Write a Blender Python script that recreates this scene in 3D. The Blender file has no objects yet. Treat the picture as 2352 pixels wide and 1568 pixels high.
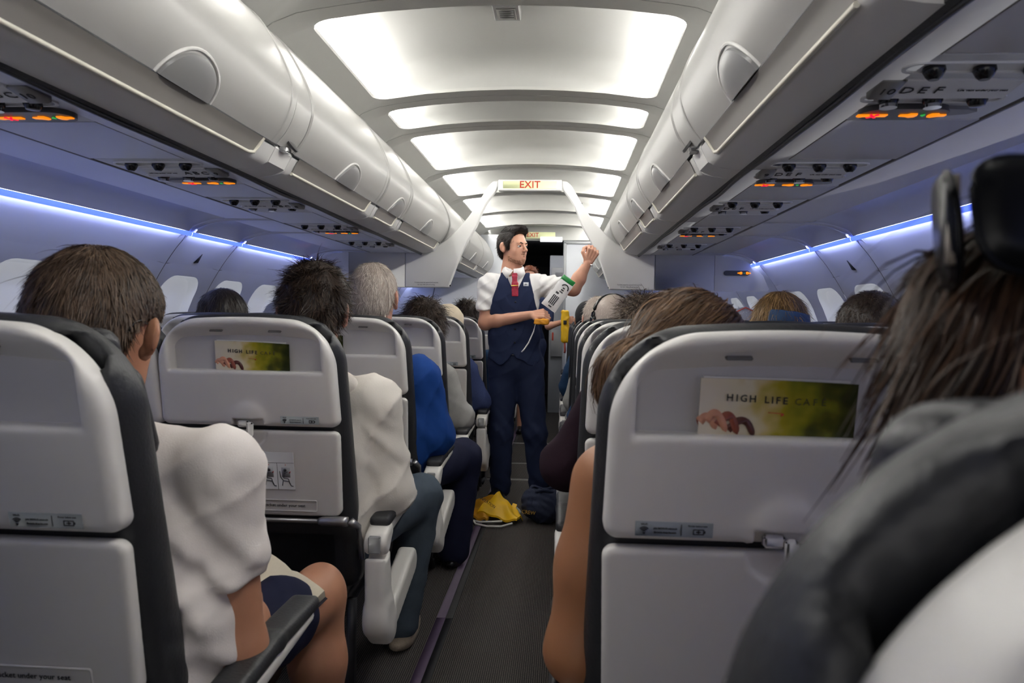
import bpy, math, random
import numpy as np
from mathutils import Vector, Matrix

random.seed(7)
RNG = np.random.default_rng(7)
scene = bpy.context.scene
COL = scene.collection

# ------------------------------------------------------------------ camera
F_PX, YAW, PITCH, ROLL = 1700.0, 0.067, 0.035, 0.015
cam_data = bpy.data.cameras.new('camera')
cam_data.sensor_width = 36.0
cam_data.lens = F_PX / 2352.0 * 36.0
cam_data.clip_start = 0.01
cam_data.dof.use_dof = True
cam_data.dof.focus_distance = 3.6
cam_data.dof.aperture_fstop = 8.0
cam = bpy.data.objects.new('camera', cam_data)
COL.objects.link(cam)
cam.location = (0.232, 0.0, 1.20)
_m = (Matrix.Rotation(YAW, 4, 'Z') @ Matrix.Rotation(math.pi / 2 - PITCH, 4, 'X') @ Matrix.Rotation(ROLL, 4, 'Z'))
cam.rotation_euler = _m.to_euler()
scene.camera = cam

# ------------------------------------------------------------------ world, exposure
world = bpy.data.worlds.new('world')
scene.world = world
world.use_nodes = True
world.node_tree.nodes['Background'].inputs[0].default_value = (1.0, 0.975, 0.94, 1)
world.node_tree.nodes['Background'].inputs[1].default_value = 0.6
vs = scene.view_settings
vs.view_transform = 'Standard'
vs.look = 'None'
vs.gamma = 1.0
vs.use_curve_mapping = False
vs.exposure = 1.45
CEIL_LIGHT = 20.0          # ceiling cove strips
BLUE_LIGHT = 0.65          # sidewall mood strips

# ------------------------------------------------------------------ materials
def lin(c):
    if isinstance(c, str):
        c = [int(c[i:i + 2], 16) / 255 for i in (1, 3, 5)]
    return tuple(x / 12.92 if x <= 0.04045 else ((x + 0.055) / 1.055) ** 2.4 for x in c)

MATS = {}
def mat(name, color, rough=0.5, metal=0.0, var=0.06, scale=8.0, bump=0.0, bscale=60.0, emit=None, estr=0.0, sss=0.0, spec=0.5, stretch=None, trans=0.0, coat=0.0):
    if name in MATS:
        return MATS[name]
    m = bpy.data.materials.new(name)
    m.use_nodes = True
    nt = m.node_tree
    b = nt.nodes['Principled BSDF']
    c = lin(color)
    tc = nt.nodes.new('ShaderNodeTexCoord')
    mp = nt.nodes.new('ShaderNodeMapping')
    if stretch:
        mp.inputs['Scale'].default_value = stretch
    nt.links.new(tc.outputs['Object'], mp.inputs['Vector'])
    if var > 0:
        n = nt.nodes.new('ShaderNodeTexNoise')
        n.inputs['Scale'].default_value = scale
        n.inputs['Detail'].default_value = 4
        nt.links.new(mp.outputs[0], n.inputs['Vector'])
        r = nt.nodes.new('ShaderNodeMix')
        r.data_type = 'RGBA'
        r.inputs[6].default_value = tuple(x * (1 - var) for x in c) + (1,)
        r.inputs[7].default_value = tuple(min(1, x * (1 + var)) for x in c) + (1,)
        nt.links.new(n.outputs[0], r.inputs[0])
        nt.links.new(r.outputs[2], b.inputs['Base Color'])
    else:
        b.inputs['Base Color'].default_value = c + (1,)
    if bump > 0:
        n2 = nt.nodes.new('ShaderNodeTexNoise')
        n2.inputs['Scale'].default_value = bscale
        n2.inputs['Detail'].default_value = 5
        nt.links.new(mp.outputs[0], n2.inputs['Vector'])
        bp = nt.nodes.new('ShaderNodeBump')
        bp.inputs['Strength'].default_value = bump
        bp.inputs['Distance'].default_value = 0.01
        nt.links.new(n2.outputs[0], bp.inputs['Height'])
        nt.links.new(bp.outputs[0], b.inputs['Normal'])
    b.inputs['Roughness'].default_value = rough
    b.inputs['Metallic'].default_value = metal
    b.inputs['Specular IOR Level'].default_value = spec
    if sss:
        b.inputs['Subsurface Weight'].default_value = sss
        b.inputs['Subsurface Radius'].default_value = (0.012, 0.005, 0.003)
        b.inputs['Subsurface Scale'].default_value = 0.5
    if coat:
        b.inputs['Coat Weight'].default_value = coat
    if trans:
        b.inputs['Transmission Weight'].default_value = trans
    if emit is not None:
        b.inputs['Emission Color'].default_value = lin(emit) + (1,)
        b.inputs['Emission Strength'].default_value = estr
    MATS[name] = m
    return m

def hair_mat(name, dark, light, rough=0.45):
    """strand colour varies with the per-vertex 'tint' attribute"""
    if name in MATS:
        return MATS[name]
    m = bpy.data.materials.new(name)
    m.use_nodes = True
    nt = m.node_tree
    b = nt.nodes['Principled BSDF']
    a = nt.nodes.new('ShaderNodeAttribute')
    a.attribute_name = 'tint'
    r = nt.nodes.new('ShaderNodeMix')
    r.data_type = 'RGBA'
    r.inputs[6].default_value = lin(dark) + (1,)
    r.inputs[7].default_value = lin(light) + (1,)
    nt.links.new(a.outputs['Fac'], r.inputs[0])
    nt.links.new(r.outputs[2], b.inputs['Base Color'])
    b.inputs['Roughness'].default_value = rough
    b.inputs['Specular IOR Level'].default_value = 0.35
    MATS[name] = m
    return m

M_BIN = mat('bin_plastic', '#aeadaa', 0.38, var=0.02, scale=3)
M_BINLOW = mat('bin_underside_plastic', '#e2e1de', 0.42, var=0.02, scale=3)
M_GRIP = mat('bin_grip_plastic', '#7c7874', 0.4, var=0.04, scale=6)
M_HANDLE = mat('bin_handle_plastic', '#8b8b8b', 0.3, var=0.03)
M_TRIM = mat('cream_trim', '#d9d5c6', 0.45, var=0.02)
M_CEIL = mat('ceiling_plastic', '#b9b9b5', 0.55, var=0.02, scale=2)
M_VAULT = mat('ceiling_vault', '#b2b2af', 0.6, var=0.01, scale=2)
M_WALL = mat('sidewall_plastic', '#e2e5ec', 0.5, var=0.02, scale=3)
M_COVE = mat('cove_plastic', '#d6d8e0', 0.3, var=0.02, scale=3)
M_RIB = mat('rib_plastic', '#cfd0d4', 0.4, var=0.02)
M_SHADE = mat('window_shade', '#eceded', 0.6, var=0.02, emit='#e6ebf5', estr=0.10)  # glow put into shades and frames for daylight behind them
M_PSU = mat('service_panel_plastic', '#e8e9ec', 0.42, var=0.02, scale=4)
M_PSU2 = mat('service_unit_plastic', '#d3d6da', 0.36, var=0.02, scale=4)
M_RUBBER = mat('black_rubber', '#25262a', 0.4, var=0.1, scale=20, bump=0.1)
M_GROOVE = mat('groove_grey', '#6b6865', 0.5, var=0.05)
M_DARK = mat('black_gloss_plastic', '#17171a', 0.22, var=0.05)
M_CHROME = mat('chrome', '#d4d6d8', 0.12, metal=1.0, var=0.02)
M_STEEL = mat('brushed_steel', '#a9a9ab', 0.35, metal=0.9, var=0.05, scale=40)
M_DIVIDER = mat('divider_panel', '#e2e2e0', 0.5, var=0.02, scale=3)
M_SIGN = mat('sign_housing', '#4b4a4b', 0.35, var=0.03)
M_SIGN2 = mat('sign_wedge_grey', '#8a8988', 0.4, var=0.03)
M_ORANGE = mat('lit_orange', '#ff9a1a', 0.5, var=0, emit='#ff8f10', estr=0.33)
M_RED = mat('lit_red', '#ff1f4a', 0.5, var=0, emit='#ff1236', estr=0.4)
M_GREEN = mat('lit_green', '#48c860', 0.5, var=0, emit='#30b050', estr=0.25)
M_INK = mat('black_ink', '#1c1c1e', 0.6, var=0.05)
M_EXITBG = mat('exit_sign_face', '#dbe0b4', 0.5, var=0.02, emit='#dbe0a8', estr=0.10)
M_EXITRED = mat('exit_red_ink', '#b8402a', 0.5, var=0.03, emit='#a83a20', estr=0.03)
M_BLUE = mat('blue_mood_light', '#8fa8ff', 0.5, var=0, emit='#5270ff', estr=BLUE_LIGHT)
M_BLUE2 = mat('blue_slot_light', '#9fb6ff', 0.5, var=0, emit='#a8baff', estr=1.8)
M_WASH = mat('sidewall_lamp', '#ffffff', 0.5, var=0, emit='#d3dbff', estr=6.5)
M_LAMP = mat('ceiling_lamp', '#ffffff', 0.5, var=0, emit='#fffdfa', estr=CEIL_LIGHT)
M_SHELL = mat('seat_shell_plastic', '#e6e3de', 0.4, var=0.025, scale=5)
M_LINER = mat('seat_pocket_liner', '#cac8c8', 0.5, var=0.04, scale=6)
M_LEATHER = mat('black_leather', '#232328', 0.42, var=0.12, scale=14, bump=0.12, bscale=180)
M_LEATHER2 = mat('charcoal_leather', '#2c2d30', 0.45, var=0.12, scale=14, bump=0.12, bscale=180)
M_STICK = mat('grey_sticker', '#9aa0a2', 0.4, var=0.03)
M_PAPER = mat('white_paper', '#e6e4e0', 0.6, var=0.03)
M_METALD = mat('dark_metal', '#3a3a3e', 0.4, metal=0.6, var=0.06)

# ------------------------------------------------------------------ object helpers
def link(o, parent=None):
    COL.objects.link(o)
    if parent is not None:
        o.parent = parent
    return o

def empty(name, loc=(0, 0, 0), rotz=0.0, parent=None):
    o = bpy.data.objects.new(name, None)
    o.empty_display_size = 0.05
    o.location = loc
    o.rotation_euler = (0, 0, rotz)
    return link(o, parent)

def tag(o, label=None, cat=None, group=None, kind=None):
    if label: o['label'] = label
    if cat: o['category'] = cat
    if group: o['group'] = group
    if kind: o['kind'] = kind
    return o

def mesh_data(name, V, polys, m, smooth=True):
    """V (n,3); polys: list of arrays, each (k, nsides), or list of index lists"""
    me = bpy.data.meshes.new(name)
    V = np.asarray(V, dtype=np.float32)
    if isinstance(polys, np.ndarray):
        polys = [polys]
    if len(polys) and not isinstance(polys[0], np.ndarray):
        counts = np.array([len(p) for p in polys], dtype=np.int32)
        loops = np.array([i for p in polys for i in p], dtype=np.int32)
    else:
        counts = np.concatenate([np.full(len(p), p.shape[1], dtype=np.int32) for p in polys])
        loops = np.concatenate([p.reshape(-1) for p in polys]).astype(np.int32)
    me.vertices.add(len(V))
    me.vertices.foreach_set('co', V.reshape(-1))
    me.loops.add(len(loops))
    me.loops.foreach_set('vertex_index', loops)
    me.polygons.add(len(counts))
    st = np.zeros(len(counts), dtype=np.int32)
    st[1:] = np.cumsum(counts)[:-1]
    me.polygons.foreach_set('loop_start', st)
    me.polygons.foreach_set('loop_total', counts)
    if smooth:
        me.polygons.foreach_set('use_smooth', np.ones(len(counts), dtype=bool))
    me.update(calc_edges=True)
    if m: me.materials.append(m)
    return me

def mk(name, V, polys, m, parent=None, smooth=True):
    return link(bpy.data.objects.new(name, mesh_data(name, V, polys, m, smooth)), parent)

def ob(name, me, parent=None, loc=None):
    o = bpy.data.objects.new(name, me)
    if loc is not None: o.location = loc
    return link(o, parent)

def children(o):
    return [c for c in COL.objects if c.parent is o]

KIDS = {}
def copy_tree(o, parent=None, skip=()):
    c = o.copy()
    COL.objects.link(c)
    if parent is not None: c.parent = parent
    for ch in list(o.children):
        if ch.name.split('.')[0] in skip: continue
        copy_tree(ch, c, skip)
    return c

class MB:
    def __init__(s): s.v = []; s.f = []
    def add(s, V, Fs):
        k = len(s.v)
        s.v += [tuple(map(float, q)) for q in V]
        s.f += [[k + i for i in q] for q in Fs]
        return s
    def box(s, x0, x1, y0, y1, z0, z1):
        V = [(x, y, z) for z in (z0, z1) for y in (y0, y1) for x in (x0, x1)]
        return s.add(V, [(0, 2, 3, 1), (4, 5, 7, 6), (0, 1, 5, 4), (2, 6, 7, 3), (0, 4, 6, 2), (1, 3, 7, 5)])
    def bbox(s, x0, x1, y0, y1, z0, z1, b):
        """chamfered box"""
        V = []; 
        xs, ys, zs = (x0, x1), (y0, y1), (z0, z1)
        ids = {}
        for i in (0, 1):
            for j in (0, 1):
                for k in (0, 1):
                    sx, sy, sz = (1 if i == 0 else -1), (1 if j == 0 else -1), (1 if k == 0 else -1)
                    for ax in range(3):
                        p = [xs[i] + sx * b, ys[j] + sy * b, zs[k] + sz * b]
                        p[ax] = (xs, ys, zs)[ax][(i, j, k)[ax]]
                        ids[(i, j, k, ax)] = len(V); V.append(p)
        Fs = []
        for ax in range(3):
            o1, o2 = [a for a in range(3) if a != ax]
            for e in (0, 1):
                q = []
                for a, c in ((0, 0), (1, 0), (1, 1), (0, 1)):
                    t = [0, 0, 0]; t[ax] = e; t[o1] = a; t[o2] = c
                    q.append(ids[(t[0], t[1], t[2], ax)])
                Fs.append(q if (e == 1) == (ax != 1) else q[::-1])
        for ax in range(3):
            o1, o2 = [a for a in range(3) if a != ax]
            for a in (0, 1):
                for c in (0, 1):
                    t0 = [0, 0, 0]; t1 = [0, 0, 0]
                    t0[o1] = t1[o1] = a; t0[o2] = t1[o2] = c; t1[ax] = 1
                    q = [ids[tuple(t0) + (o1,)], ids[tuple(t1) + (o1,)], ids[tuple(t1) + (o2,)], ids[tuple(t0) + (o2,)]]
                    Fs.append(q)
        for i in (0, 1):
            for j in (0, 1):
                for k in (0, 1):
                    Fs.append([ids[(i, j, k, a)] for a in range(3)])
        return s.add(V, Fs)
    def tube(s, pts, r, n=10, caps=True, up=(0, 0, 1)):
        pts = [Vector(p) for p in pts]
        rs = r if isinstance(r, (list, tuple)) else [r] * len(pts)
        rings = []
        for i, p in enumerate(pts):
            d = (pts[min(i + 1, len(pts) - 1)] - pts[max(i - 1, 0)]).normalized()
            u = Vector(up)
            if abs(d.dot(u)) > 0.95: u = Vector((1, 0, 0))
            a = d.cross(u).normalized(); b = d.cross(a).normalized()
            rings.append([p + (a * math.cos(2 * math.pi * k / n) + b * math.sin(2 * math.pi * k / n)) * rs[i] for k in range(n)])
        return s.loft(rings, True, caps)
    def loft(s, rings, closed=True, caps=False):
        n = len(rings[0]); V = [p for r in rings for p in r]; Fs = []
        m = n if closed else n - 1
        for i in range(len(rings) - 1):
            for k in range(m):
                k2 = (k + 1) % n
                Fs.append((i * n + k, i * n + k2, (i + 1) * n + k2, (i + 1) * n + k))
        if caps:
            Fs.append(tuple(range(n))[::-1]); Fs.append(tuple((len(rings) - 1) * n + k for k in range(n)))
        return s.add(V, Fs)
    def prism(s, poly, axis, a, b):
        """poly of 2D points extruded along axis (0,1,2) from a to b"""
        def P(q, t):
            return {0: (t, q[0], q[1]), 1: (q[0], t, q[1]), 2: (q[0], q[1], t)}[axis]
        n = len(poly)
        V = [P(q, a) for q in poly] + [P(q, b) for q in poly]
        Fs = [tuple(range(n))[::-1], tuple(range(n, 2 * n))] + [(i, (i + 1) % n, n + (i + 1) % n, n + i) for i in range(n)]
        return s.add(V, Fs)
    def lathe(s, prof, c=(0, 0, 0), n=20, axis=2):
        rings = []
        for r, h in prof:
            ring = []
            for k in range(n):
                a = 2 * math.pi * k / n
                q = [r * math.cos(a), r * math.sin(a)]
                p = {2: (q[0], q[1], h), 1: (q[0], h, q[1]), 0: (h, q[0], q[1])}[axis]
                ring.append(tuple(c[i] + p[i] for i in range(3)))
            rings.append(ring)
        return s.loft(rings, True, True)
    def build(s, name, m, parent=None, smooth=False):
        o = mk(name, s.v, s.f, m, parent, smooth)
        return o

def smooth_by_angle(o, deg=35):
    me = o.data
    me.polygons.foreach_set('use_smooth', np.ones(len(me.polygons), dtype=bool))
    me.set_sharp_from_angle(angle=math.radians(deg)) if hasattr(me, 'set_sharp_from_angle') else None
    return o

TXT = {}
def text_mesh(s, size, align='CENTER', extrude=0.0004, bold=0.0, spacing=1.0):
    key = (s, size, align, extrude, bold, spacing)
    if key in TXT: return TXT[key]
    cu = bpy.data.curves.new('t', 'FONT')
    cu.body = s; cu.size = size; cu.align_x = align; cu.align_y = 'CENTER'
    cu.extrude = extrude; cu.offset = bold; cu.resolution_u = 2; cu.space_character = spacing
    o = bpy.data.objects.new('t', cu)
    COL.objects.link(o)
    dg = bpy.context.evaluated_depsgraph_get()
    me = bpy.data.meshes.new_from_object(o.evaluated_get(dg))
    bpy.data.objects.remove(o); bpy.data.curves.remove(cu)
    TXT[key] = me
    return me

def text(name, s, size, m, parent, loc, rot=(math.pi / 2, 0, 0), **kw):
    me = text_mesh(s, size, **kw)
    if not me.materials: me.materials.append(m)
    elif me.materials[0] is not m:
        me = me.copy(); me.materials[0] = m
    o = bpy.data.objects.new(name, me)
    o.location = loc; o.rotation_euler = rot
    return link(o, parent)

# ------------------------------------------------------------------ signed-distance modelling
def smin(a, b, k):
    if k <= 0: return np.minimum(a, b)
    h = np.clip(0.5 + 0.5 * (b - a) / k, 0, 1)
    return b + (a - b) * h - k * h * (1 - h)
def smax(a, b, k): return -smin(-a, -b, k)
def V3(*a): return np.array(a, dtype=np.float64)
def caps(a, b, ra, rb=None):
    a = np.array(a, float); b = np.array(b, float); rb = ra if rb is None else rb
    ab = b - a; L2 = max(ab @ ab, 1e-12)
    def f(p):
        q = p - a
        t = np.clip(q @ ab / L2, 0, 1)
        return np.linalg.norm(q - t[:, None] * ab, axis=1) - (ra + (rb - ra) * t)
    f.bb = (np.minimum(a - ra, b - rb), np.maximum(a + ra, b + rb))
    return f
def ell(c, r, R=None):
    c = np.array(c, float); r = np.array(r, float)
    def f(p):
        q = p - c
        if R is not None: q = q @ R
        k0 = np.linalg.norm(q / r, axis=1); k1 = np.linalg.norm(q / (r * r), axis=1)
        return k0 * (k0 - 1) / np.maximum(k1, 1e-9)
    m = r.max()
    f.bb = (c - (r if R is None else m), c + (r if R is None else m))
    return f
def rbox(c, h, r, R=None):
    c = np.array(c, float); h = np.array(h, float)
    def f(p):
        q = p - c
        if R is not None: q = q @ R
        q = np.abs(q) - (h - r)
        return np.linalg.norm(np.maximum(q, 0), axis=1) + np.minimum(q.max(axis=1), 0) - r
    m = np.linalg.norm(h)
    f.bb = (c - (h if R is None else m), c + (h if R is None else m))
    return f
MARGIN = .12
def su(k, *fs):
    """smooth union; each piece is only evaluated near its own bounds"""
    def f(p):
        d = np.full(len(p), 1.0)
        for g in fs:
            lo, hi = g.bb[0] - MARGIN, g.bb[1] + MARGIN
            m = ((p > lo) & (p < hi)).all(1)
            c = np.count_nonzero(m)
            if c == 0: continue
            if c > .7 * len(p): d = smin(d, g(p), k)
            else: d[m] = smin(d[m], g(p[m]), k)
        return d
    f.bb = (np.min([g.bb[0] for g in fs], axis=0), np.max([g.bb[1] for g in fs], axis=0))
    return f
def cut(f, g, k=0.0):
    h = lambda p: smax(f(p), -g(p), k)
    h.bb = f.bb
    return h
def inter(f, g, k=0.0):
    h = lambda p: smax(f(p), g(p), k)
    h.bb = f.bb
    return h
def off(f, t):
    h = lambda p: f(p) - t
    h.bb = (f.bb[0] - t, f.bb[1] + t)
    return h
def half(n, d):
    """half space n.p < d"""
    n = np.array(n, float)
    h = lambda p: p @ n - d
    h.bb = (np.full(3, -9.), np.full(3, 9.))
    return h
def disp(f, g, pad=0.012):
    h = lambda p: f(p) + g(p)
    h.bb = (f.bb[0] - pad, f.bb[1] + pad)
    return h
def xf(f, M):
    """place a local sdf by the 4x4 rigid matrix M"""
    M = np.array(M, float); R = M[:3, :3]; t = M[:3, 3]
    h = lambda p: f((p - t) @ R)
    c = [(R @ np.array((f.bb[i][0], f.bb[j][1], f.bb[k][2])) + t) for i in (0, 1) for j in (0, 1) for k in (0, 1)]
    h.bb = (np.min(c, axis=0), np.max(c, axis=0))
    return h
def frame(loc, yaw=0.0, pitch=0.0, roll=0.0, s=1.0):
    """local x right, y forward, z up; yaw about z, pitch about local x, roll about local y"""
    return np.array(Matrix.Translation(loc) @ Matrix.Rotation(yaw, 4, 'Z') @ Matrix.Rotation(pitch, 4, 'X') @ Matrix.Rotation(roll, 4, 'Y'))

def surfnet(f, h, bb=None, proj=1, maxn=14_000_000, band=0.012):
    lo, hi = (np.array(b, float) for b in (bb if bb is not None else f.bb))
    lo = lo - 2.2 * h; hi = hi + 2.2 * h
    n = np.maximum(np.ceil((hi - lo) / h).astype(int) + 1, 4)
    while n.prod() > maxn:
        h *= 1.1
        n = np.maximum(np.ceil((hi - lo) / h).astype(int) + 1, 4)
    ax = [lo[i] + h * np.arange(n[i]) for i in range(3)]
    # coarse pass, then evaluate only near the surface
    K = 4
    na = [np.minimum(np.arange(0, n[i] + K - 1, K), n[i] - 1) for i in range(3)]
    Gc = np.stack(np.meshgrid(*[ax[i][na[i]] for i in range(3)], indexing='ij'), -1)
    Dc = f(Gc.reshape(-1, 3)).reshape(Gc.shape[:3])
    near = np.abs(Dc) < K * h * 1.9 + band
    ii = [np.minimum((np.arange(n[i]) + K // 2) // K, len(na[i]) - 1) for i in range(3)]
    D = Dc[np.ix_(*ii)].astype(np.float64)
    msk = near[np.ix_(*ii)]
    P_ = np.argwhere(msk)
    pts = np.stack([ax[i][P_[:, i]] for i in range(3)], 1)
    vals = np.concatenate([f(pts[k:k + 400000]) for k in range(0, len(pts), 400000)]) if len(pts) else np.zeros(0)
    D[msk] = vals
    S = D < 0
    c = [slice(0, -1), slice(1, None)]
    corners = {}
    cnt = np.zeros(n - 1, np.int8)
    for i in (0, 1):
        for j in (0, 1):
            for k in (0, 1):
                cnt += S[c[i], c[j], c[k]]
    act = (cnt > 0) & (cnt < 8)
    if not act.any(): return np.zeros((0, 3)), np.zeros((0, 4), int)
    idx = -np.ones(n - 1, np.int32)
    cells = np.argwhere(act)
    idx[act] = np.arange(len(cells))
    acc = np.zeros((len(cells), 3)); w = np.zeros(len(cells))
    for a in range(3):
        o1, o2 = [x for x in range(3) if x != a]
        for i in (0, 1):
            for j in (0, 1):
                p0 = cells.copy(); p0[:, o1] += i; p0[:, o2] += j
                p1 = p0.copy(); p1[:, a] += 1
                d0 = D[tuple(p0.T)]; d1 = D[tuple(p1.T)]
                x = (d0 < 0) != (d1 < 0)
                t = d0[x] / (d0[x] - d1[x])
                q = p0[x].astype(float); q[:, a] += t
                acc[x] += q; w[x] += 1
    V = lo + h * acc / w[:, None]
    quads = []
    for a in range(3):
        o1, o2 = [(1, 2), (2, 0), (0, 1)][a]
        sl0 = [slice(None)] * 3; sl1 = [slice(None)] * 3
        sl0[a] = slice(0, -1); sl1[a] = slice(1, None)
        s0 = S[tuple(sl0)]; s1 = S[tuple(sl1)]
        for flip in (0, 1):
            e = np.argwhere((s0 & ~s1) if flip == 0 else (~s0 & s1))
            if len(e) == 0: continue
            ok = (e[:, o1] > 0) & (e[:, o2] > 0) & (e[:, o1] < n[o1] - 1) & (e[:, o2] < n[o2] - 1)
            e = e[ok]
            def cell(d1, d2):
                q = e.copy(); q[:, o1] += d1; q[:, o2] += d2
                return idx[tuple(q.T)]
            Q = np.stack([cell(-1, -1), cell(0, -1), cell(0, 0), cell(-1, 0)], 1)
            if flip: Q = Q[:, ::-1]
            quads.append(Q)
    Q = np.concatenate(quads)
    Q = Q[(Q >= 0).all(1)]
    for _ in range(proj):
        e = h * 0.05
        d = f(V)
        g = np.stack([f(V + np.eye(3)[i] * e) - d for i in range(3)], 1) / e
        g2 = np.maximum((g * g).sum(1), 0.05)
        st = g * (d / g2)[:, None]
        ln = np.linalg.norm(st, axis=1)
        st *= np.minimum(1, 0.6 * h / np.maximum(ln, 1e-9))[:, None]
        V = V - st
    return V, Q

import time as _time
TIMES = {}
def sdf(name, f, h, m, parent=None, bb=None, proj=1):
    t0 = _time.time()
    V, Q = surfnet(f, h, bb, proj)
    k = name + ('/' + parent['label'][:30] if parent and 'label' in parent else ''); TIMES[k] = TIMES.get(k, 0) + _time.time() - t0
    return mk(name, V, Q, m, parent)

def sdf_data(name, f, h, m, bb=None, proj=1):
    V, Q = surfnet(f, h, bb, proj)
    return mesh_data(name, V, Q, m)

def interp(tab, x):
    xs = [t[0] for t in tab]; ys = [t[1] for t in tab]
    return np.interp(x, xs, ys)

# =================================================================== THE CABIN
Y_BACK, Y_FRONT, Y_DIV = -3.05, 8.75, 5.03

def catmull(pts, n=6):
    P = [np.array(p, float) for p in pts]
    P = [2 * P[0] - P[1]] + P + [2 * P[-1] - P[-2]]
    out = []
    for i in range(1, len(P) - 2):
        for k in range(n):
            t = k / n
            out.append(0.5 * ((2 * P[i]) + (-P[i - 1] + P[i + 1]) * t + (2 * P[i - 1] - 5 * P[i] + 4 * P[i + 1] - P[i + 2]) * t * t + (-P[i - 1] + 3 * P[i] - 3 * P[i + 1] + P[i + 2]) * t ** 3))
    out.append(P[-2])
    return np.array(out)

def rr_loop(a, b, r, na=14, nb=8, nc=6, A=None, B=None, cx=0., cy=0.):
    """rounded rectangle half sizes a,b; with A,B the matching outer rectangle"""
    pts = []
    def side(p, q, n):
        for k in range(n):
            t = k / n
            pts.append(((p[0] + (q[0] - p[0]) * t), (p[1] + (q[1] - p[1]) * t)))
    big = A is not None
    for (sx, sy, ang0) in ((1, -1, -90), (1, 1, 0), (-1, 1, 90), (-1, -1, 180)):
        cxx, cyy = sx * (a - r), sy * (b - r)
        for k in range(nc + 1):
            t = k / nc
            if not big:
                an = math.radians(ang0 + 90 * t)
                pts.append((cxx + r * math.cos(an), cyy + r * math.sin(an)))
            else:
                if ang0 in (-90, 90): p0, p1, p2 = (cxx, sy * B), (sx * A, sy * B), (sx * A, cyy)
                else: p0, p1, p2 = (sx * A, cyy), (sx * A, sy * B), (cxx, sy * B)
                q = (np.array(p0) + (np.array(p1) - p0) * 2 * t) if t < .5 else (np.array(p1) + (np.array(p2) - p1) * (2 * t - 1))
                pts.append(tuple(q))
        # side after this corner
        if ang0 == -90: p, q, n = (sx * (A if big else a), cyy), (sx * (A if big else a), b - r), nb
        elif ang0 == 0: p, q, n = (cxx, sy * (B if big else b)), (-(a - r), sy * (B if big else b)), na
        elif ang0 == 90: p, q, n = (sx * (A if big else a), cyy), (sx * (A if big else a), -(b - r)), nb
        else: p, q, n = (cxx, sy * (B if big else b)), ((a - r), sy * (B if big else b)), na
        for k in range(1, n):
            t = k / n
            pts.append((p[0] + (q[0] - p[0]) * t, p[1] + (q[1] - p[1]) * t))
    return [(x + cx, y + cy) for x, y in pts]

# ------------------------------------------------------------------ ceiling
def zc(x):
    return float(interp([(0, 2.208), (.2, 2.204), (.4, 2.19), (.55, 2.171), (.625, 2.159), (.68, 2.142), (.73, 2.118), (.79, 2.07)], abs(x)))
ceiling = tag(empty('ceiling'), kind='structure')
SEAMS = [-3.0, -1.93, -0.86, 0.21, 1.28, 2.35, 3.42, 3.95, 5.04, 6.11, 7.18, 8.25, 8.75]
for y0, y1 in zip(SEAMS[:-1], SEAMS[1:]):
    cy = (y0 + y1) / 2; hb = (y1 - y0) / 2
    a, b, r = .625, hb - .087, .07
    inner = rr_loop(a, b, r, cy=cy)
    outer = rr_loop(a, b, r, A=.79, B=hb - .003, cy=cy)
    mb = MB()
    lift = lambda L, dz: [(x, y, zc(x) + dz) for x, y in L]
    mb.loft([lift(outer, .012), lift(outer, 0.0), lift(inner, 0.0), lift(inner, .014)], True)
    p = mb.build('ceiling_panel', M_CEIL, ceiling)
    smooth_by_angle(p, 30)
    # recessed vault (a bathtub seen from below)
    def vl(da, db, dz, rr=.09, flat=None):
        L = rr_loop(a + da, max(b + db, .06), min(rr, max(b + db, .06) * .9), cy=cy)
        return [(x, y, (zc(min(abs(x), .62)) if flat is None else flat) + dz) for x, y in L]
    mb = MB()
    rings = [lift(inner, .014), vl(.055, .012, .016), vl(.075, .018, .05), vl(.06, .01, .085), vl(0.0, -.02, .112), vl(-.10, -.06, .128), vl(-.25, -.11, .137), vl(-.42, -.15, .141)]
    mb.loft(rings, True)
    n = len(rings[0]); k = len(mb.v); last = rings[-1]
    mb.add([(0, cy, zc(0) + .142)], [])
    for i in range(n): mb.f.append([k - n + i, k - n + (i + 1) % n, k])
    v = mb.build('vault', M_VAULT, p)
    smooth_by_angle(v, 60)
    for s in (-1, 1) if y0 > 0.1 else ():
        m2 = MB()
        yy0, yy1 = cy - b + .03, cy + b - .03
        m2.add([(s * .695, yy0, 2.186), (s * .695, yy1, 2.186), (s * .622, yy1, 2.204), (s * .622, yy0, 2.204)], [(0, 1, 2, 3) if s > 0 else (3, 2, 1, 0)])
        m2.build('cove_lamp', M_LAMP, p)
# small smoke-detector hatches on the vault
for yd, lab in ((2.77, 'square smoke detector on the nearest lit ceiling vault'), (5.37, 'small smoke detector on the ceiling vault above the exit sign')):
    t = tag(empty('smoke_detector', (0.008, yd, 2.327)), lab, 'detector')
    b_ = MB(); b_.bbox(-.05, .05, -.07, .07, -.012, .03, .004); smooth_by_angle(b_.build('bezel', M_HANDLE, t))
    b_ = MB(); b_.bbox(-.036, .036, -.05, .05, -.016, .0, .003); g = b_.build('grille', M_GROOVE, t)
    for k in range(4):
        b_ = MB(); b_.box(-.026, .026, -.032 + k * .018, -.024 + k * .018, -.018, -.010); b_.build('slot', M_SIGN, g)

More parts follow.
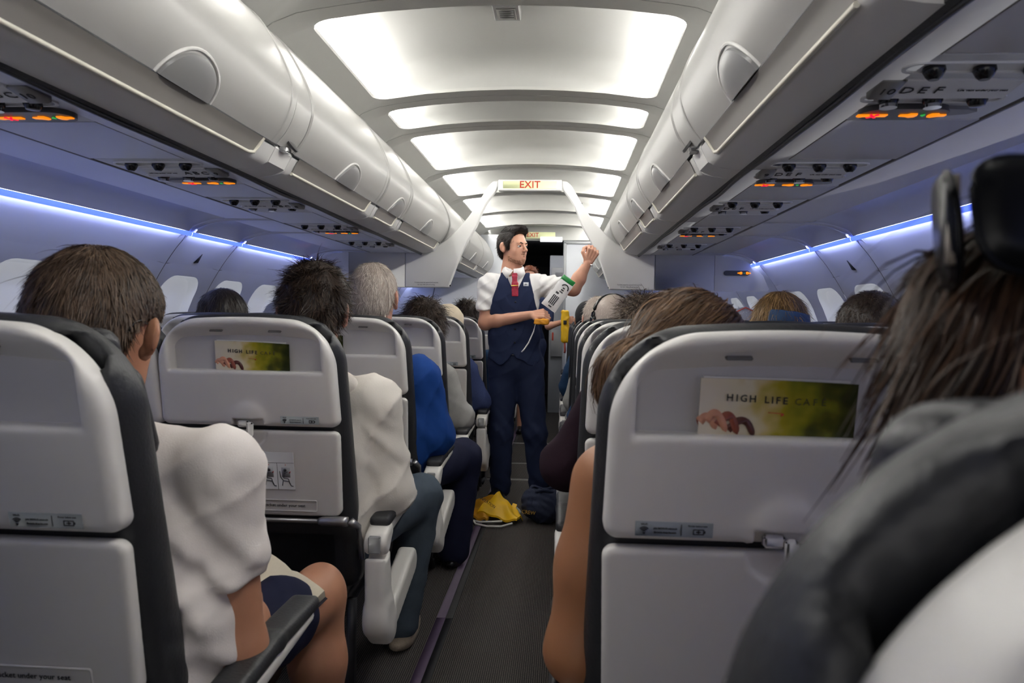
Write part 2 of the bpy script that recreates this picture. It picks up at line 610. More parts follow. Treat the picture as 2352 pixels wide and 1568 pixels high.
# ------------------------------------------------------------------ overhead bins
DOOR = catmull([(.735, 2.105), (.707, 2.086), (.642, 2.032), (.584, 1.942), (.553, 1.87), (.5455, 1.825), (.548, 1.795), (.561, 1.754), (.58, 1.72), (.606, 1.688)], 4)
def prof_normals(P):
    d = np.gradient(P, axis=0); d /= np.linalg.norm(d, axis=1)[:, None]
    return np.stack([d[:, 1], -d[:, 0]], 1)     # points inboard (towards the aisle) for a profile running down
DN = prof_normals(DOOR)
if DN[len(DN) // 2][0] > 0: DN = -DN
def extrude_profile(mb, P, ys, s, close=True):
    rings = [[(s * x, y, z) for x, z in P] for y in ys]
    mb.loft(rings, close, close)
def overhead_bin(side, y0, y1, hy, label, hook=False):
    s = side
    t = tag(empty('overhead_bin', (0, 0, 0)), label, 'overhead bin', 'overhead bins')
    inner = DOOR - DN * .016
    mb = MB()
    P = np.concatenate([DOOR, inner[::-1]])
    Pb = np.concatenate([DOOR - DN * .005, inner[::-1]])
    e = .006
    rings = [[(s * x, y, z) for x, z in Q] for y, Q in ((y0 + .004, Pb), (y0 + .009, P), (y1 - .009, P), (y1 - .004, Pb))]
    mb.loft(rings, True, True)
    d = mb.build('door', M_BIN, t); smooth_by_angle(d, 32)
    # raised bead near the far end of the door
    mb = MB()
    q = DOOR + DN * .0006
    q2 = DOOR + DN * .0035
    yb = y1 - .045
    mb.loft([[(s * x, yb - .006, z) for x, z in q], [(s * x, yb, z) for x, z in q2], [(s * x, yb + .006, z) for x, z in q]], False)
    smooth_by_angle(mb.build('door_bead', M_BIN, d), 80)
    # housing underside
    U = np.array([(.612, 1.680), (.634, 1.639), (.65, 1.629), (.672, 1.623), (.70, 1.619), (.727, 1.617), (.727, 1.66), (.66, 1.70), (.62, 1.70)])
    mb = MB(); extrude_profile(mb, U, [y0 + .002, y1 - .002], s)
    u = mb.build('underside_panel', M_BINLOW, t); smooth_by_angle(u, 32)
    # grip recess: darker, concave
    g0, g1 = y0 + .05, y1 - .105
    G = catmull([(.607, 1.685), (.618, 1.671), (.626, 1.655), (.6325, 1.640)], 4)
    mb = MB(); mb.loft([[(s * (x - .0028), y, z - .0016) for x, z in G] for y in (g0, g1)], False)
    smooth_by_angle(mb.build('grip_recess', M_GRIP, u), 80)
    tr = [(s * .6315, g0, 1.6375), (s * .6315, g1 - .04, 1.6375), (s * .628, g1 - .012, 1.642), (s * .618, g1, 1.662), (s * .6045, g1 + .004, 1.684)]
    mb = MB(); mb.tube(tr, .0052, 8); smooth_by_angle(mb.build('grip_trim', M_TRIM, u), 60)
    # half-moon release handle lying on the door
    SL = np.concatenate([[0], np.cumsum(np.linalg.norm(np.diff(DOOR[::-1], axis=0), axis=1))])
    def on(yy, sl, offv):
        x = np.interp(sl, SL, DOOR[::-1, 0]); z = np.interp(sl, SL, DOOR[::-1, 1])
        nx = np.interp(sl, SL, DN[::-1, 0]); nz = np.interp(sl, SL, DN[::-1, 1])
        return (s * (x + nx * offv), yy, z + nz * offv)
    na = 20
    mb = MB()
    hl, hh = .108, .082
    rings = []
    for rr, o in ((1.0, .0008), (.97, .0065), (.86, .009), (.6, .0105), (.3, .011), (.02, .0112)):
        rings.append([on(hy + hl * rr * math.cos(math.pi * k / na), hh * rr * math.sin(math.pi * k / na), o) for k in range(na + 1)])
    mb.loft(rings, False)
    h = mb.build('handle', M_HANDLE, t); smooth_by_angle(h, 40)
    mb = MB(); mb.tube([on(hy + hl * 1.1 * math.cos(math.pi * k / na), hh * 1.12 * math.sin(math.pi * k / na), .001) for k in range(na + 1)], .004, 6)
    smooth_by_angle(mb.build('handle_rim', M_BINLOW, h), 60)
    # shadow-gap seal under the door
    mb = MB(); mb.tube([(s * .6075, y0 + .004, 1.685), (s * .6075, y1 - .004, 1.685)], .0035, 6); mb.build('door_seal', M_RUBBER, t)
    return t
BN = {-1: 'left', 1: 'right'}
BINS = [(-.15, 0.92, .39, ''), (1.02, 2.128, 1.59, 'first long overhead bin on the {} nearest the camera'), (2.258, 3.277, 2.79, 'second long overhead bin on the {} after the latch hook'),
        (3.287, 3.787, 3.60, 'short overhead bin on the {} between two long ones'), (3.797, 5.02, 4.41, 'last long overhead bin on the {} before the divider'),
        (5.09, 6.16, 5.63, 'overhead bin on the {} just beyond the divider'), (6.17, 7.24, 6.71, 'far overhead bin on the {} second beyond the divider'), (7.25, 8.32, 7.79, 'farthest overhead bin on the {} near the galley')]
for s in (-1, 1):
    for i, (y0, y1, hy, lab) in enumerate(BINS):
        if i == 0: lab = 'overhead bin on the {} above the camera, outside the view'
        overhead_bin(s, y0, y1, hy, lab.format(BN[s]))
    # fixed filler between the first two bins with the latch hook
    t = tag(empty('bin_filler'), 'narrow filler panel with latch hook between bins on the ' + BN[s], 'panel')
    q = DOOR - DN * .004
    for (ya, yb) in ((2.131, 2.255),):
        mb = MB(); P = np.concatenate([q, (q - DN * .012)[::-1]]); extrude_profile(mb, P, [ya, yb], s)
        smooth_by_angle(mb.build('filler_face', M_BIN, t), 32)
        U = np.array([(.612, 1.680), (.634, 1.639), (.672, 1.623), (.727, 1.617), (.727, 1.66), (.62, 1.70)])
        mb = MB(); extrude_profile(mb, U, [ya, yb], s); smooth_by_angle(mb.build('filler_underside', M_BINLOW, t), 32)
    mb = MB()
    mb.lathe([(.0, -.004), (.026, -.004), (.028, .003), (.022, .005), (.0, .005)], (0, 0, 0), 18, 0)
    o = mb.build('hook_cup', M_SIGN, t); o.location = (s * .592, 2.205, 1.706); o.rotation_euler = (0, s * math.radians(35), 0); smooth_by_angle(o)
    mb = MB(); mb.bbox(-.012, .012, -.02, .02, -.008, .008, .003); o = mb.build('hook', M_STEEL, t); o.location = (s * .603, 2.18, 1.683)
    # closed shell end of the bins behind the view and beyond
    # rubber rail
    rail = tag(empty('trim_%d' % (1 if s < 0 else 2)), kind='structure')
    mb = MB(); mb.prism([(s * .725, 1.618), (s * .735, 1.612), (s * .748, 1.613), (s * .757, 1.620), (s * .757, 1.66), (s * .725, 1.66)], 1, Y_BACK, 8.3)
    smooth_by_angle(mb.build('rubber_rail', M_RUBBER, rail), 25)
    mb = MB(); pts = [(s * (.742 + .004 * math.sin(y * 9) * math.sin(y * 2.3)), y, 1.611 + .003 * math.sin(y * 7)) for y in np.arange(.6, 8.2, .05)]
    mb.tube(pts, .006, 6); smooth_by_angle(mb.build('rubber_bead', M_RUBBER, rail), 80)
    mb = MB(); mb.box(min(s * 1.088, s * 1.098), max(s * 1.088, s * 1.098), Y_BACK, 8.3, 1.6195, 1.66); mb.build('outer_groove', M_GROOVE, rail)
    mb = MB(); mb.box(min(s * .8165, s * .8195), max(s * .8165, s * .8195), Y_BACK, 8.3, 1.6193, 1.64); mb.build('inner_groove', M_GROOVE, rail)

# ------------------------------------------------------------------ passenger service channel
def half_pill(a0, a1, b0, b1, n=8):
    """rounded bar outline in 2D between a0..a1 (long) and b0..b1"""
    r = (b1 - b0) / 2; c = (b0 + b1) / 2; out = []
    for k in range(n + 1):
        an = -math.pi / 2 + math.pi * k / n
        out.append((a1 - r + r * math.cos(an), c + r * math.sin(an)))
    for k in range(n + 1):
        an = math.pi / 2 + math.pi * k / n
        out.append((a0 + r + r * math.cos(an), c + r * math.sin(an)))
    return out
def plate2(poly, z0, z1, axis=2):
    mb = MB(); mb.prism(poly, axis, z0, z1); return mb
def seat_icons(parent, smoking=True, belt=True, sc=1.0, org=(0, 0, 0), rx=0.0, sy=1.0):
    """lit pictograms drawn on local xy plane, facing -z (from below) or rotated by rx; x to the viewer's right, y away"""
    R = Matrix.Translation(org) @ Matrix.Rotation(rx, 4, 'X')
    def put(name, poly, m):
        poly = [(p[0] * sc, p[1] * sc * sy) for p in poly]
        mb = MB(); mb.prism(poly, 2, -.0022, .0)
        o = mb.build(name, m, parent); o.matrix_local = R; return o
    if smoking:
        x = -.052
        put('cigarette_icon', [(x - .030, -.005), (x + .03, -.005), (x + .03, .006), (x - .016, .006), (x - .018, .0085), (x - .024, .0085), (x - .03, .004)], M_ORANGE)
        for k in (1, -1):
            q = [(-.010, -.0075), (-.006, -.0095), (.010, .0075), (.006, .0095)]
            o = put('cross_icon', [(x + .002 + a, .0005 + k * b) for a, b in (q if k > 0 else q[::-1])], M_RED)
            o.location.z -= .0012 * (1 if rx == 0 else 1)
    if belt:
        for sx, x in ((1, .026), (-1, .074)):
            q = [(-.022, -.004), (-.008, -.005), (-.004, -.010), (.010, -.009), (.013, 0), (.011, .008), (.002, .011), (-.008, .006), (-.022, .004)]
            q = [(x + sx * a, b) for a, b in q]
            put('buckle_icon', q if sx > 0 else q[::-1], M_ORANGE)
        put('arrow_icon', [(.046, 0), (.053, -.005), (.053, .005)], M_GREEN)
PSU_ROWS = [(10, 1.42, True), (9, 2.20, True), (8, 2.865, False), (7, 3.63, True), (6, 4.42, False)]
def service_unit(s, row, y0, sign):
    rows = {10: 'nearest the camera', 9: 'second from the camera', 8: 'third from the camera', 7: 'fourth from the camera', 6: 'last before the divider'}
    sg = 'with lit seat-belt sign' if sign else 'without lit sign'
    t = tag(empty('service_unit', (s * .92, y0, 1.62)), '%s overhead service unit numbered %d %s, %s' % (BN[s], row, sg, rows[row]), 'service unit', 'passenger service units')
    Z = 0.0
    mb = MB(); mb.bbox(-.162, .162, -.205, .185, -.001, .03, .004)
    base = mb.build('base_plate', M_PSU2, t); smooth_by_angle(base)
    # light troughs: pill shaped dished rims
    for j, (yy, n3) in enumerate(((-.145, 'a'), (.026, 'b'))):
        mb = MB()
        o1 = half_pill(-.135, .125, yy - .026, yy + .026); o2 = half_pill(-.128, .118, yy - .020, yy + .020)
        mb.loft([[(x, y, -.001) for x, y in o1], [(x, y, -.005) for x, y in o1], [(x, y, -.0045) for x, y in o2], [(x, y, -.0015) for x, y in o2]], True)
        k = len(mb.v); m_ = len(o2); mb.f.append(list(range(k - m_, k))[::-1])
        smooth_by_angle(mb.build('light_trough', M_PSU, t), 40)
        for xx in (-.085, -.005, .075):
            mb = MB(); mb.lathe([(.0, .0), (.017, .0), (.018, -.006), (.013, -.016), (.008, -.021 if j == 0 else -.017), (.0, -.021 if j == 0 else -.017)], (xx, yy, -.002), 16)
            o = mb.build('air_nozzle' if j == 0 else 'reading_light', M_DARK, t); smooth_by_angle(o, 40)
            if j == 1 and xx < .05:
                mb = MB(); mb.lathe([(.0125, -.013), (.0155, -.013), (.0155, -.019), (.0125, -.019)], (xx, yy, -.002), 18); smooth_by_angle(mb.build('chrome_ring', M_CHROME, o), 40)
    # seat-letter bar, its face tilted to the rear
    y_a, y_b = -.084, -.012
    mb = MB(); mb.prism([(y_a, 0), (y_a + .003, -.004), (y_b - .002, -.015), (y_b + .005, -.013), (y_b + .009, 0)], 0, -.098, .098)
    bar = mb.build('letter_bar', M_PSU, t); smooth_by_angle(bar, 20)
    ang = math.atan2(.011, y_b - y_a - .005)
    rot = (math.pi + ang * -1 + 0, 0, 0)
    cy_, cz_ = (y_a + y_b) / 2 + .0005, -.0093
    # text lies on the tilted face and reads from the rear
    R = Matrix.Rotation(math.pi - ang, 4, 'X')
    def face_text(name, sx, txt, size, m=M_INK, **kw):
        o = text(name, txt, size, m, bar, (0, 0, 0), **kw)
        o.matrix_local = Matrix.Translation((sx, cy_, cz_ - .0016)) @ Matrix.Rotation(math.pi - ang, 4, 'X')
        return o
    for k, ltr in enumerate('DEF' if s > 0 else 'ABC'):
        face_text('seat_letter', (-.084 if s > 0 else .030) + .027 * k, ltr, .033)
    face_text('vest_notice', (.045 if s > 0 else -.045), 'Life vest under your seat', .0085)
    mb = MB(); sgn = -s
    mb.prism([(y_a + .006, -.006), (y_b - .004, -.0175), (y_b + .006, -.012), (y_b + .006, 0), (y_a + .006, 0)], 0, min(sgn * .100, sgn * .138), max(sgn * .100, sgn * .138))
    nb = mb.build('row_number_block', M_SIGN2, t)
    o = text('row_number', str(row), .03, M_INK, nb, (0, 0, 0))
    o.matrix_local = Matrix.Translation((sgn * .118, cy_ + .002, cz_ - .0035)) @ Matrix.Rotation(math.pi - ang, 4, 'X')
    if sign:
        mb = MB()
        x0, x1 = (-.105, .105)
        P1 = half_pill(-.108, .062, .066, .146) if s > 0 else half_pill(-.062, .108, .066, .146)
        mb.prism(P1, 2, -.012, 0.0)
        h = mb.build('sign_housing', M_SIGN, t); smooth_by_angle(h, 30)
        P2 = [(.03, .077), (.09, .085), (.115, .1), (.105, .118), (.07, .13), (.03, .134)]
        if s < 0: P2 = [(-x, y) for x, y in P2][::-1]
        mb = MB(); mb.prism(P2, 2, -.008, 0.0); smooth_by_angle(mb.build('sign_wedge', M_SIGN2, t), 30)
        seat_icons(h, sc=.95, org=((-.033 if s > 0 else .013), .107, -.0122), sy=1.35)
    return t
for s in (-1, 1):
    ch = tag(empty('trim_%d' % (3 if s < 0 else 4)), kind='structure')
    edges = [Y_BACK] + [v for (_, y0, _) in PSU_ROWS for v in (y0 - .206, y0 + .186)] + [5.02]
    for a_, b_ in zip(edges[0::2], edges[1::2]):
        cuts = [a_, b_] if b_ - a_ < .6 else [a_] + [a_ + (b_ - a_) * k / max(2, int((b_ - a_) / .5)) for k in range(1, max(2, int((b_ - a_) / .5)))] + [b_]
        if a_ < 0: cuts = [a_, -2.2, -1.4, -.7, 0, .6, b_]
        for c0, c1 in zip(cuts[:-1], cuts[1:]):
            mb = MB(); mb.bbox(min(s * .8195, s * 1.087), max(s * .8195, s * 1.087), c0 + .0015, c1 - .0015, 1.619, 1.645, .0015)
            mb.build('service_panel', M_PSU, ch)
    for c0, c1 in ((Y_BACK, .35), (.352, 2.128), (2.131, 3.28), (3.283, 5.02), (5.09, 6.6), (6.603, 8.3)):
        mb = MB(); mb.bbox(min(s * .757, s * .8165), max(s * .757, s * .8165), c0, c1, 1.6185, 1.645, .002); mb.build('edge_strip', M_PSU, ch)
    for c0, c1 in ((5.09, 5.8), (5.803, 6.6), (6.603, 7.4), (7.403, 8.3)):
        mb = MB(); mb.bbox(min(s * .8195, s * 1.087), max(s * .8195, s * 1.087), c0, c1, 1.619, 1.645, .0015); mb.build('service_panel', M_PSU, ch)
    for row, y0, sign in PSU_ROWS: service_unit(s, row, y0, sign)

# ------------------------------------------------------------------ sidewalls, cove, ribs, windows
WALLP = catmull([(1.514, 1.592), (1.517, 1.552), (1.566, 1.492), (1.625, 1.406), (1.677, 1.315), (1.712, 1.244), (1.765, 1.10), (1.80, .95), (1.82, .80), (1.81, .60), (1.77, .40), (1.70, .20), (1.62, .03)], 4)
WS = np.concatenate([[0], np.cumsum(np.linalg.norm(np.diff(WALLP, axis=0), axis=1))])
WT = np.gradient(WALLP, axis=0); WT /= np.linalg.norm(WT, axis=1)[:, None]
def wall_pt(s, y, sl, inw=0.0):
    x = np.interp(sl, WS, WALLP[:, 0]); z = np.interp(sl, WS, WALLP[:, 1])
    tx = np.interp(sl, WS, WT[:, 0]); tz = np.interp(sl, WS, WT[:, 1])
    # inward normal (towards cabin centre)
    nx, nz = tz, -tx
    if nx > 0: nx, nz = -nx, -nz
    return (s * (x + nx * inw), y, z + nz * inw)
JOINTS = [-3.08, -.95, 1.19, 3.32, 3.856, 4.907, 5.973, 7.04, 8.106, 8.75]
SL_TOPWIN = float(np.interp(-1.372, -WALLP[:, 1], WS)); SL_BOTWIN = float(np.interp(-1.03, -WALLP[:, 1], WS))
def joint_raise(y, y0, y1):
    d = min(y - y0, y1 - y)
    return .014 * max(0.0, 1 - d / .055) ** 2
for s in (-1, 1):
    wall = tag(empty('wall_' + BN[s]), kind='structure')
    wn = 0
    for y0, y1 in zip(JOINTS[:-1], JOINTS[1:]):
        L = y1 - y0; nw = max(1, int(round(L / .5335))) if y1 < 8.2 else 0
        cell = L / max(nw, 1)
        # panel built per window cell so each has its hole, joined as one moulded panel
        mb = MB()
        winloops = []
        for c in range(max(nw, 1)):
            ya, yb = y0 + cell * c + (.003 if c == 0 else 0), y0 + cell * (c + 1) - (.003 if c == max(nw, 1) - 1 else 0)
            cyy = (ya + yb) / 2
            h0, h1 = SL_TOPWIN - .06, SL_BOTWIN + .06
            def grid(sa, sb, nsl):
                ys = np.unique(np.concatenate([np.linspace(ya, yb, 9), [ya + .012, ya + .03, yb - .03, yb - .012]]))
                rings = [[wall_pt(s, y, sa + (sb - sa) * k / nsl, joint_raise(y, y0, y1)) for k in range(nsl + 1)] for y in ys]
                mb.loft(rings, False)
            if nw:
                grid(0, h0, 8); grid(h1, WS[-1], 14)
                cs = (h0 + h1) / 2
                A, B = (yb - ya) / 2, (h1 - h0) / 2
                aw, bw, rw = .180, (SL_BOTWIN - SL_TOPWIN) / 2, .10
                inn = rr_loop(aw, bw, rw, 8, 8, 6); out_ = rr_loop(aw, bw, rw, 8, 8, 6, A=A, B=B)
                f = lambda Lp, iw, jr=True: [wall_pt(s, cyy + y, cs + q, iw + (joint_raise(cyy + y, y0, y1) if jr else 0)) for y, q in Lp]
                mb.loft([f(out_, 0), f(inn, 0)], True)
                r1 = rr_loop(aw - .006, bw - .006, rw - .004, 8, 8, 6); r2 = rr_loop(aw - .022, bw - .022, rw - .01, 8, 8, 6)
                winloops.append((f(inn, 0, False), f(r1, -.006, False), f(r2, -.030, False), f(rr_loop(aw - .03, bw - .03, rw - .015, 8, 8, 6), -.032, False)))
            else:
                grid(0, WS[-1], 22)
        p = mb.build('wall_panel', M_WALL, wall); smooth_by_angle(p, 50)
        for W in winloops:
            mb = MB(); mb.loft(list(W), True); fr = mb.build('window_frame', M_SHADE, p); smooth_by_angle(fr, 60)
            mb = MB(); n = len(W[3]); c_ = np.mean(W[3], axis=0)
            mb.add(list(W[3]) + [tuple(c_)], [[i, (i + 1) % n, n] for i in range(n)])
            smooth_by_angle(mb.build('window_shade', M_SHADE, p), 80)
        # joint rib strip in the gap
        mb = MB()
        mb.loft([[wall_pt(s, y1 + dy, WS[-1] * k / 30, o) for k in range(31)] for dy, o in ((-.0028, .004), (-.0022, .007), (.0022, .007), (.0028, .004))], False)
        mb.build('joint_seal', M_GROOVE, p)
        # cove above the panel, easing into the arch ribs at its ends
        C0 = catmull([(1.312, 1.6395), (1.352, 1.650), (1.40, 1.650), (1.445, 1.630), (1.468, 1.596), (1.4750, 1.5635)], 4)
        C1 = catmull([(1.312, 1.6235), (1.352, 1.6195), (1.40, 1.607), (1.445, 1.592), (1.464, 1.578), (1.4750, 1.563)], 4)
        mb = MB(); ys = np.concatenate([np.linspace(y0 + .03, y0 + .16, 8), np.linspace(y0 + .3, y1 - .3, 3) if L > .7 else np.array([]), np.linspace(y1 - .16, y1 - .03, 8)])
        rings = []
        for y in ys:
            d = min(y - y0 - .03, y1 - .03 - y); w = min(1, max(0, d / .11)); w = w * w * (3 - 2 * w)
            Q = C1 * (1 - w) + C0 * w
            rings.append([(s * x, y, z) for x, z in Q])
        mb.loft(rings, False)
        cv = mb.build('cove_panel', M_COVE, p); smooth_by_angle(cv, 60)
        # arch rib at the far joint
        A0 = catmull([(1.10, 1.6235), (1.20, 1.6225), (1.293, 1.619), (1.36, 1.612), (1.41, 1.600), (1.455, 1.582), (1.4875, 1.565), (1.512, 1.548), (1.53, 1.53)], 4)
        mb = MB(); mb.loft([[(s * x, y1 + dy, z + o) for x, z in A0] for dy, o in ((-.034, .012), (-.031, 0), (-.005, -.002), (-.004, .004), (.004, .004), (.005, -.002), (.031, 0), (.034, .012))], False)
        smooth_by_angle(mb.build('arch_rib', M_RIB, p), 40)
        # flat outboard ceiling panel and its two blue light strips
        mb = MB(); mb.bbox(min(s * 1.098, s * 1.303), max(s * 1.098, s * 1.303), y0 + .032, y1 - .032, 1.622, 1.65, .002); mb.build('outboard_panel', M_PSU, p)
        e0, e1 = y0 + .11, y1 - .11
        mb = MB(); mb.add([(s * 1.3032, e0, 1.6285), (s * 1.3032, e1, 1.6285), (s * 1.3115, e1, 1.632), (s * 1.3115, e0, 1.632)], [(0, 1, 2, 3)]); mb.build('blue_slot_light', M_BLUE2, p)
        mb = MB(); e0, e1 = y0 + .05, y1 - .05
        # diffuser lip seen from the cabin
        mb.loft([[(s * 1.4750, y, 1.5630), (s * 1.4745, y, 1.556), (s * 1.4765, y, 1.5470), (s * 1.4825, y, 1.5430), (s * 1.4845, y, 1.5460)] for y in (y0 + .002, y1 - .002)], False)
        mb.build('blue_wash_light', M_BLUE, p)
        # the lamp itself sits behind the lip and shines on the wall
        mb = MB(); mb.add([(s * 1.4786, e0, 1.5600), (s * 1.4786, e1, 1.5600), (s * 1.4786, e1, 1.577), (s * 1.4786, e0, 1.577)], [(0, 1, 2, 3) if s > 0 else (3, 2, 1, 0)]); mb.build('wash_lamp', M_WASH, p)
    # opaque outer skin so no light leaks in
    mb = MB(); mb.loft([[(s * (x + .06), y, z) for x, z in WALLP] for y in (Y_BACK, Y_FRONT + 3)], False); mb.build('outer_skin', M_SIGN, wall)
    mb = MB(); mb.loft([[(s * 1.62, y, 1.60), (s * 1.5, y, 1.72), (s * 1.0, y, 2.2), (s * .8, y, 2.42), (0, y, 2.45)] for y in (Y_BACK, Y_FRONT + 3)], False); mb.build('crown_skin', M_SIGN, wall)
for s in (-1, 1):
    a_ = tag(empty('arrow_mark'), 'small black triangle marker on the %s sidewall' % BN[s], 'sign')
    sl = float(np.interp(-1.462, -WALLP[:, 1], WS))
    yc = 3.60
    P = [wall_pt(s, yc + .006, sl - .028, .0035), wall_pt(s, yc + .018, sl + .024, .0035), wall_pt(s, yc - .022, sl + .028, .0035)]
    Q = [wall_pt(s, yc + .006, sl - .028, .001), wall_pt(s, yc + .018, sl + .024, .001), wall_pt(s, yc - .022, sl + .028, .001)]
    mb = MB(); mb.loft([Q, P], True, True); mb.build('triangle', M_INK, a_)

# ------------------------------------------------------------------ floor
def carpet():
    m = bpy.data.materials.new('ribbed_carpet'); m.use_nodes = True; nt = m.node_tree; b = nt.nodes['Principled BSDF']
    tc = nt.nodes.new('ShaderNodeTexCoord'); w = nt.nodes.new('ShaderNodeTexWave'); w.wave_type = 'BANDS'; w.bands_direction = 'X'
    w.inputs['Scale'].default_value = 44.0; w.inputs['Distortion'].default_value = 0.6; w.inputs['Detail'].default_value = 2; w.inputs['Detail Scale'].default_value = 3
    n = nt.nodes.new('ShaderNodeTexNoise'); n.inputs['Scale'].default_value = 180; n2 = nt.nodes.new('ShaderNodeTexNoise'); n2.inputs['Scale'].default_value = 1.5
    nt.links.new(tc.outputs['Object'], w.inputs['Vector']); nt.links.new(tc.outputs['Object'], n.inputs['Vector']); nt.links.new(tc.outputs['Object'], n2.inputs['Vector'])
    r = nt.nodes.new('ShaderNodeMix'); r.data_type = 'RGBA'; r.inputs[6].default_value = lin('#343334') + (1,); r.inputs[7].default_value = lin('#7d766f') + (1,)
    mu = nt.nodes.new('ShaderNodeMath'); mu.operation = 'MULTIPLY'; nt.links.new(w.outputs['Fac'], mu.inputs[0]); nt.links.new(n.outputs[0], mu.inputs[1])
    nt.links.new(mu.outputs[0], r.inputs[0]); nt.links.new(r.outputs[2], b.inputs['Base Color'])
    bp = nt.nodes.new('ShaderNodeBump'); bp.inputs['Strength'].default_value = .6; bp.inputs['Distance'].default_value = .004; nt.links.new(mu.outputs[0], bp.inputs['Height']); nt.links.new(bp.outputs[0], b.inputs['Normal'])
    b.inputs['Roughness'].default_value = .95; b.inputs['Specular IOR Level'].default_value = .1
    return m
M_CARPET = carpet()
floor = tag(empty('floor'), kind='structure')
mb = MB(); mb.box(-1.75, 1.75, Y_BACK, Y_FRONT + 3, -.06, 0.0); mb.build('carpet', M_CARPET, floor)
M_PURPLE = mat('purple_path_strip', '#57465f', .5, var=.08, scale=20)
M_STRIPB = mat('path_strip_edge', '#1b1a1d', .6, var=.08, scale=20)
for i, (c0, c1) in enumerate(((-3.0, 1.2), (1.203, 2.86), (2.863, 4.6), (4.603, 6.4), (6.403, 8.7))):
    mb = MB(); mb.bbox(-.243, -.207, c0, c1, -.001, .0035, .001); mb.build('path_strip', M_PURPLE, floor)
    mb = MB(); mb.bbox(-.2069, -.178, c0, c1, -.001, .0022, .0008); mb.build('strip_edge', M_STRIPB, floor)
for y in (5.35, 5.95, 6.9):
    mb = MB(); mb.bbox(-.30, .28, y, y + .05, -.002, .004, .002); mb.build('threshold_bar', M_GROOVE, floor)

# ------------------------------------------------------------------ class divider with exit sign
def rounded_poly_prism(poly, y0, y1, name, m, parent):
    mb = MB(); mb.prism(poly, 1, y0, y1); return mb.build(name, m, parent)
IN_ = catmull([(.216, 2.112), (.226, 2.05), (.294, 1.955), (.358, 1.805), (.425, 1.69), (.478, 1.575), (.512, 1.48), (.547, 1.385)], 3)
OUT_ = catmull([(.76, 1.6275), (.70, 1.642), (.64, 1.666), (.56, 1.715), (.49, 1.782), (.42, 1.862), (.354, 1.955), (.31, 2.03), (.283, 2.075), (.25, 2.108)], 3)
for s in (-1, 1):
    t = tag(empty('class_divider', (0, Y_DIV, 0)), 'white hanging %s divider panel with arm reaching to the exit sign' % BN[s], 'divider')
    poly = [tuple(p) for p in IN_] + [(.80, 1.383), (.849, 1.383), (.849, 1.6235)] + [tuple(p) for p in OUT_]
    poly = [(s * x, z) for x, z in poly]
    o = rounded_poly_prism(poly, 0, .055, 'arm_panel', M_DIVIDER, t)
    bv = o.modifiers.new('b', 'BEVEL'); bv.width = .008; bv.segments = 3; bv.limit_method = 'ANGLE'; smooth_by_angle(o, 40)
    for x0, x1, nm in ((.851, 1.241, 'middle_panel'),):
        mb = MB(); mb.bbox(min(s * x0, s * x1), max(s * x0, s * x1), 0, .05, 1.383, 1.6235, .001); mb.build(nm, M_DIVIDER, t)
    poly = [(1.243, 1.383), (1.592, 1.386), (1.60, 1.40), (1.56, 1.488), (1.50, 1.55), (1.455, 1.578), (1.40, 1.60), (1.34, 1.612), (1.243, 1.6225)]
    o = rounded_poly_prism([(s * x, z) for x, z in poly], 0, .05, 'outboard_panel', M_DIVIDER, t)
    smooth_by_angle(o, 25)
    # lit sign on the outboard panel
    mb = MB(); mb.prism(half_pill(s * 1.385 - .084, s * 1.385 + .084, 1.488, 1.520), 1, -.012, 0); h = mb.build('sign_housing', M_SIGN, t); smooth_by_angle(h, 30)
    seat_icons(h, smoking=s < 0, belt=s > 0, sc=.95, org=(s * 1.385 + (.0 if s < 0 else .0), -.0122, 1.504), rx=math.pi / 2 * -1 if False else math.pi / 2)
    for c in h.children: c.location.y = -.0122 - (0.0012 if 'cross' in c.name else 0); c.rotation_euler = (math.pi / 2, 0, 0)
    for k, ln in enumerate(('Curtains must be opened and secured', 'for taxi, take off and landing')):
        text('curtain_notice', ln, .0105, M_INK, t, (s * .70 - (0 if s < 0 else .02), -.0006, 1.418 - .015 * k))
    for (x, z) in ((.345, 1.96), (.545, 1.40)):
        mb = MB(); mb.lathe([(0, -.006), (.006, -.006), (.006, 0.01), (0, .01)], (s * x, .02, z), 10, 0); mb.build('stud', M_DARK, t)
ex = tag(empty('exit_sign', (0, Y_DIV, 2.08)), 'pale green EXIT sign between the two divider arms', 'sign')
mb = MB(); mb.bbox(-.216, .216, -.012, .045, -.037, .037, .006); smooth_by_angle(mb.build('housing', M_DIVIDER, ex))
mb = MB(); mb.bbox(-.182, .182, -.0145, 0, -.024, .026, .002); fc = mb.build('face', M_EXITBG, ex)
text('exit_lettering', 'EXIT', .066, M_EXITRED, fc, (0, -.0148, .001), bold=.0012, spacing=1.05)

# ------------------------------------------------------------------ front bulkheads and galley
M_BULK = mat('bulkhead_laminate', '#dcdfe4', .5, var=.02, scale=3)
M_GALLEY = mat('galley_dark', '#4a494b', .5, var=.08, scale=4)
M_GALLEY2 = mat('galley_grey', '#a9abad', .4, var=.05, scale=5)
wf = tag(empty('wall_front'), kind='structure')
mb = MB(); mb.bbox(-1.75, -.36, 8.45, 8.5, 0, 1.64, .004); mb.build('left_bulkhead', M_BULK, wf)
mb = MB(); mb.bbox(-.80, -.36, 8.45, 8.5, 1.64, 2.12, .004); mb.build('left_bulkhead_top', M_BULK, wf)
mb = MB(); mb.bbox(.265, 1.75, 8.45, 8.5, 0, 2.02, .004); mb.build('right_bulkhead', M_BULK, wf)
mb = MB(); mb.bbox(.235, .27, 8.43, 8.53, 0, 2.04, .006); mb.build('right_bulkhead_post', M_GALLEY2, wf)
mb = MB(); mb.bbox(.235, .85, 8.43, 8.53, 2.02, 2.05, .004); mb.build('right_bulkhead_cap', M_GALLEY2, wf)
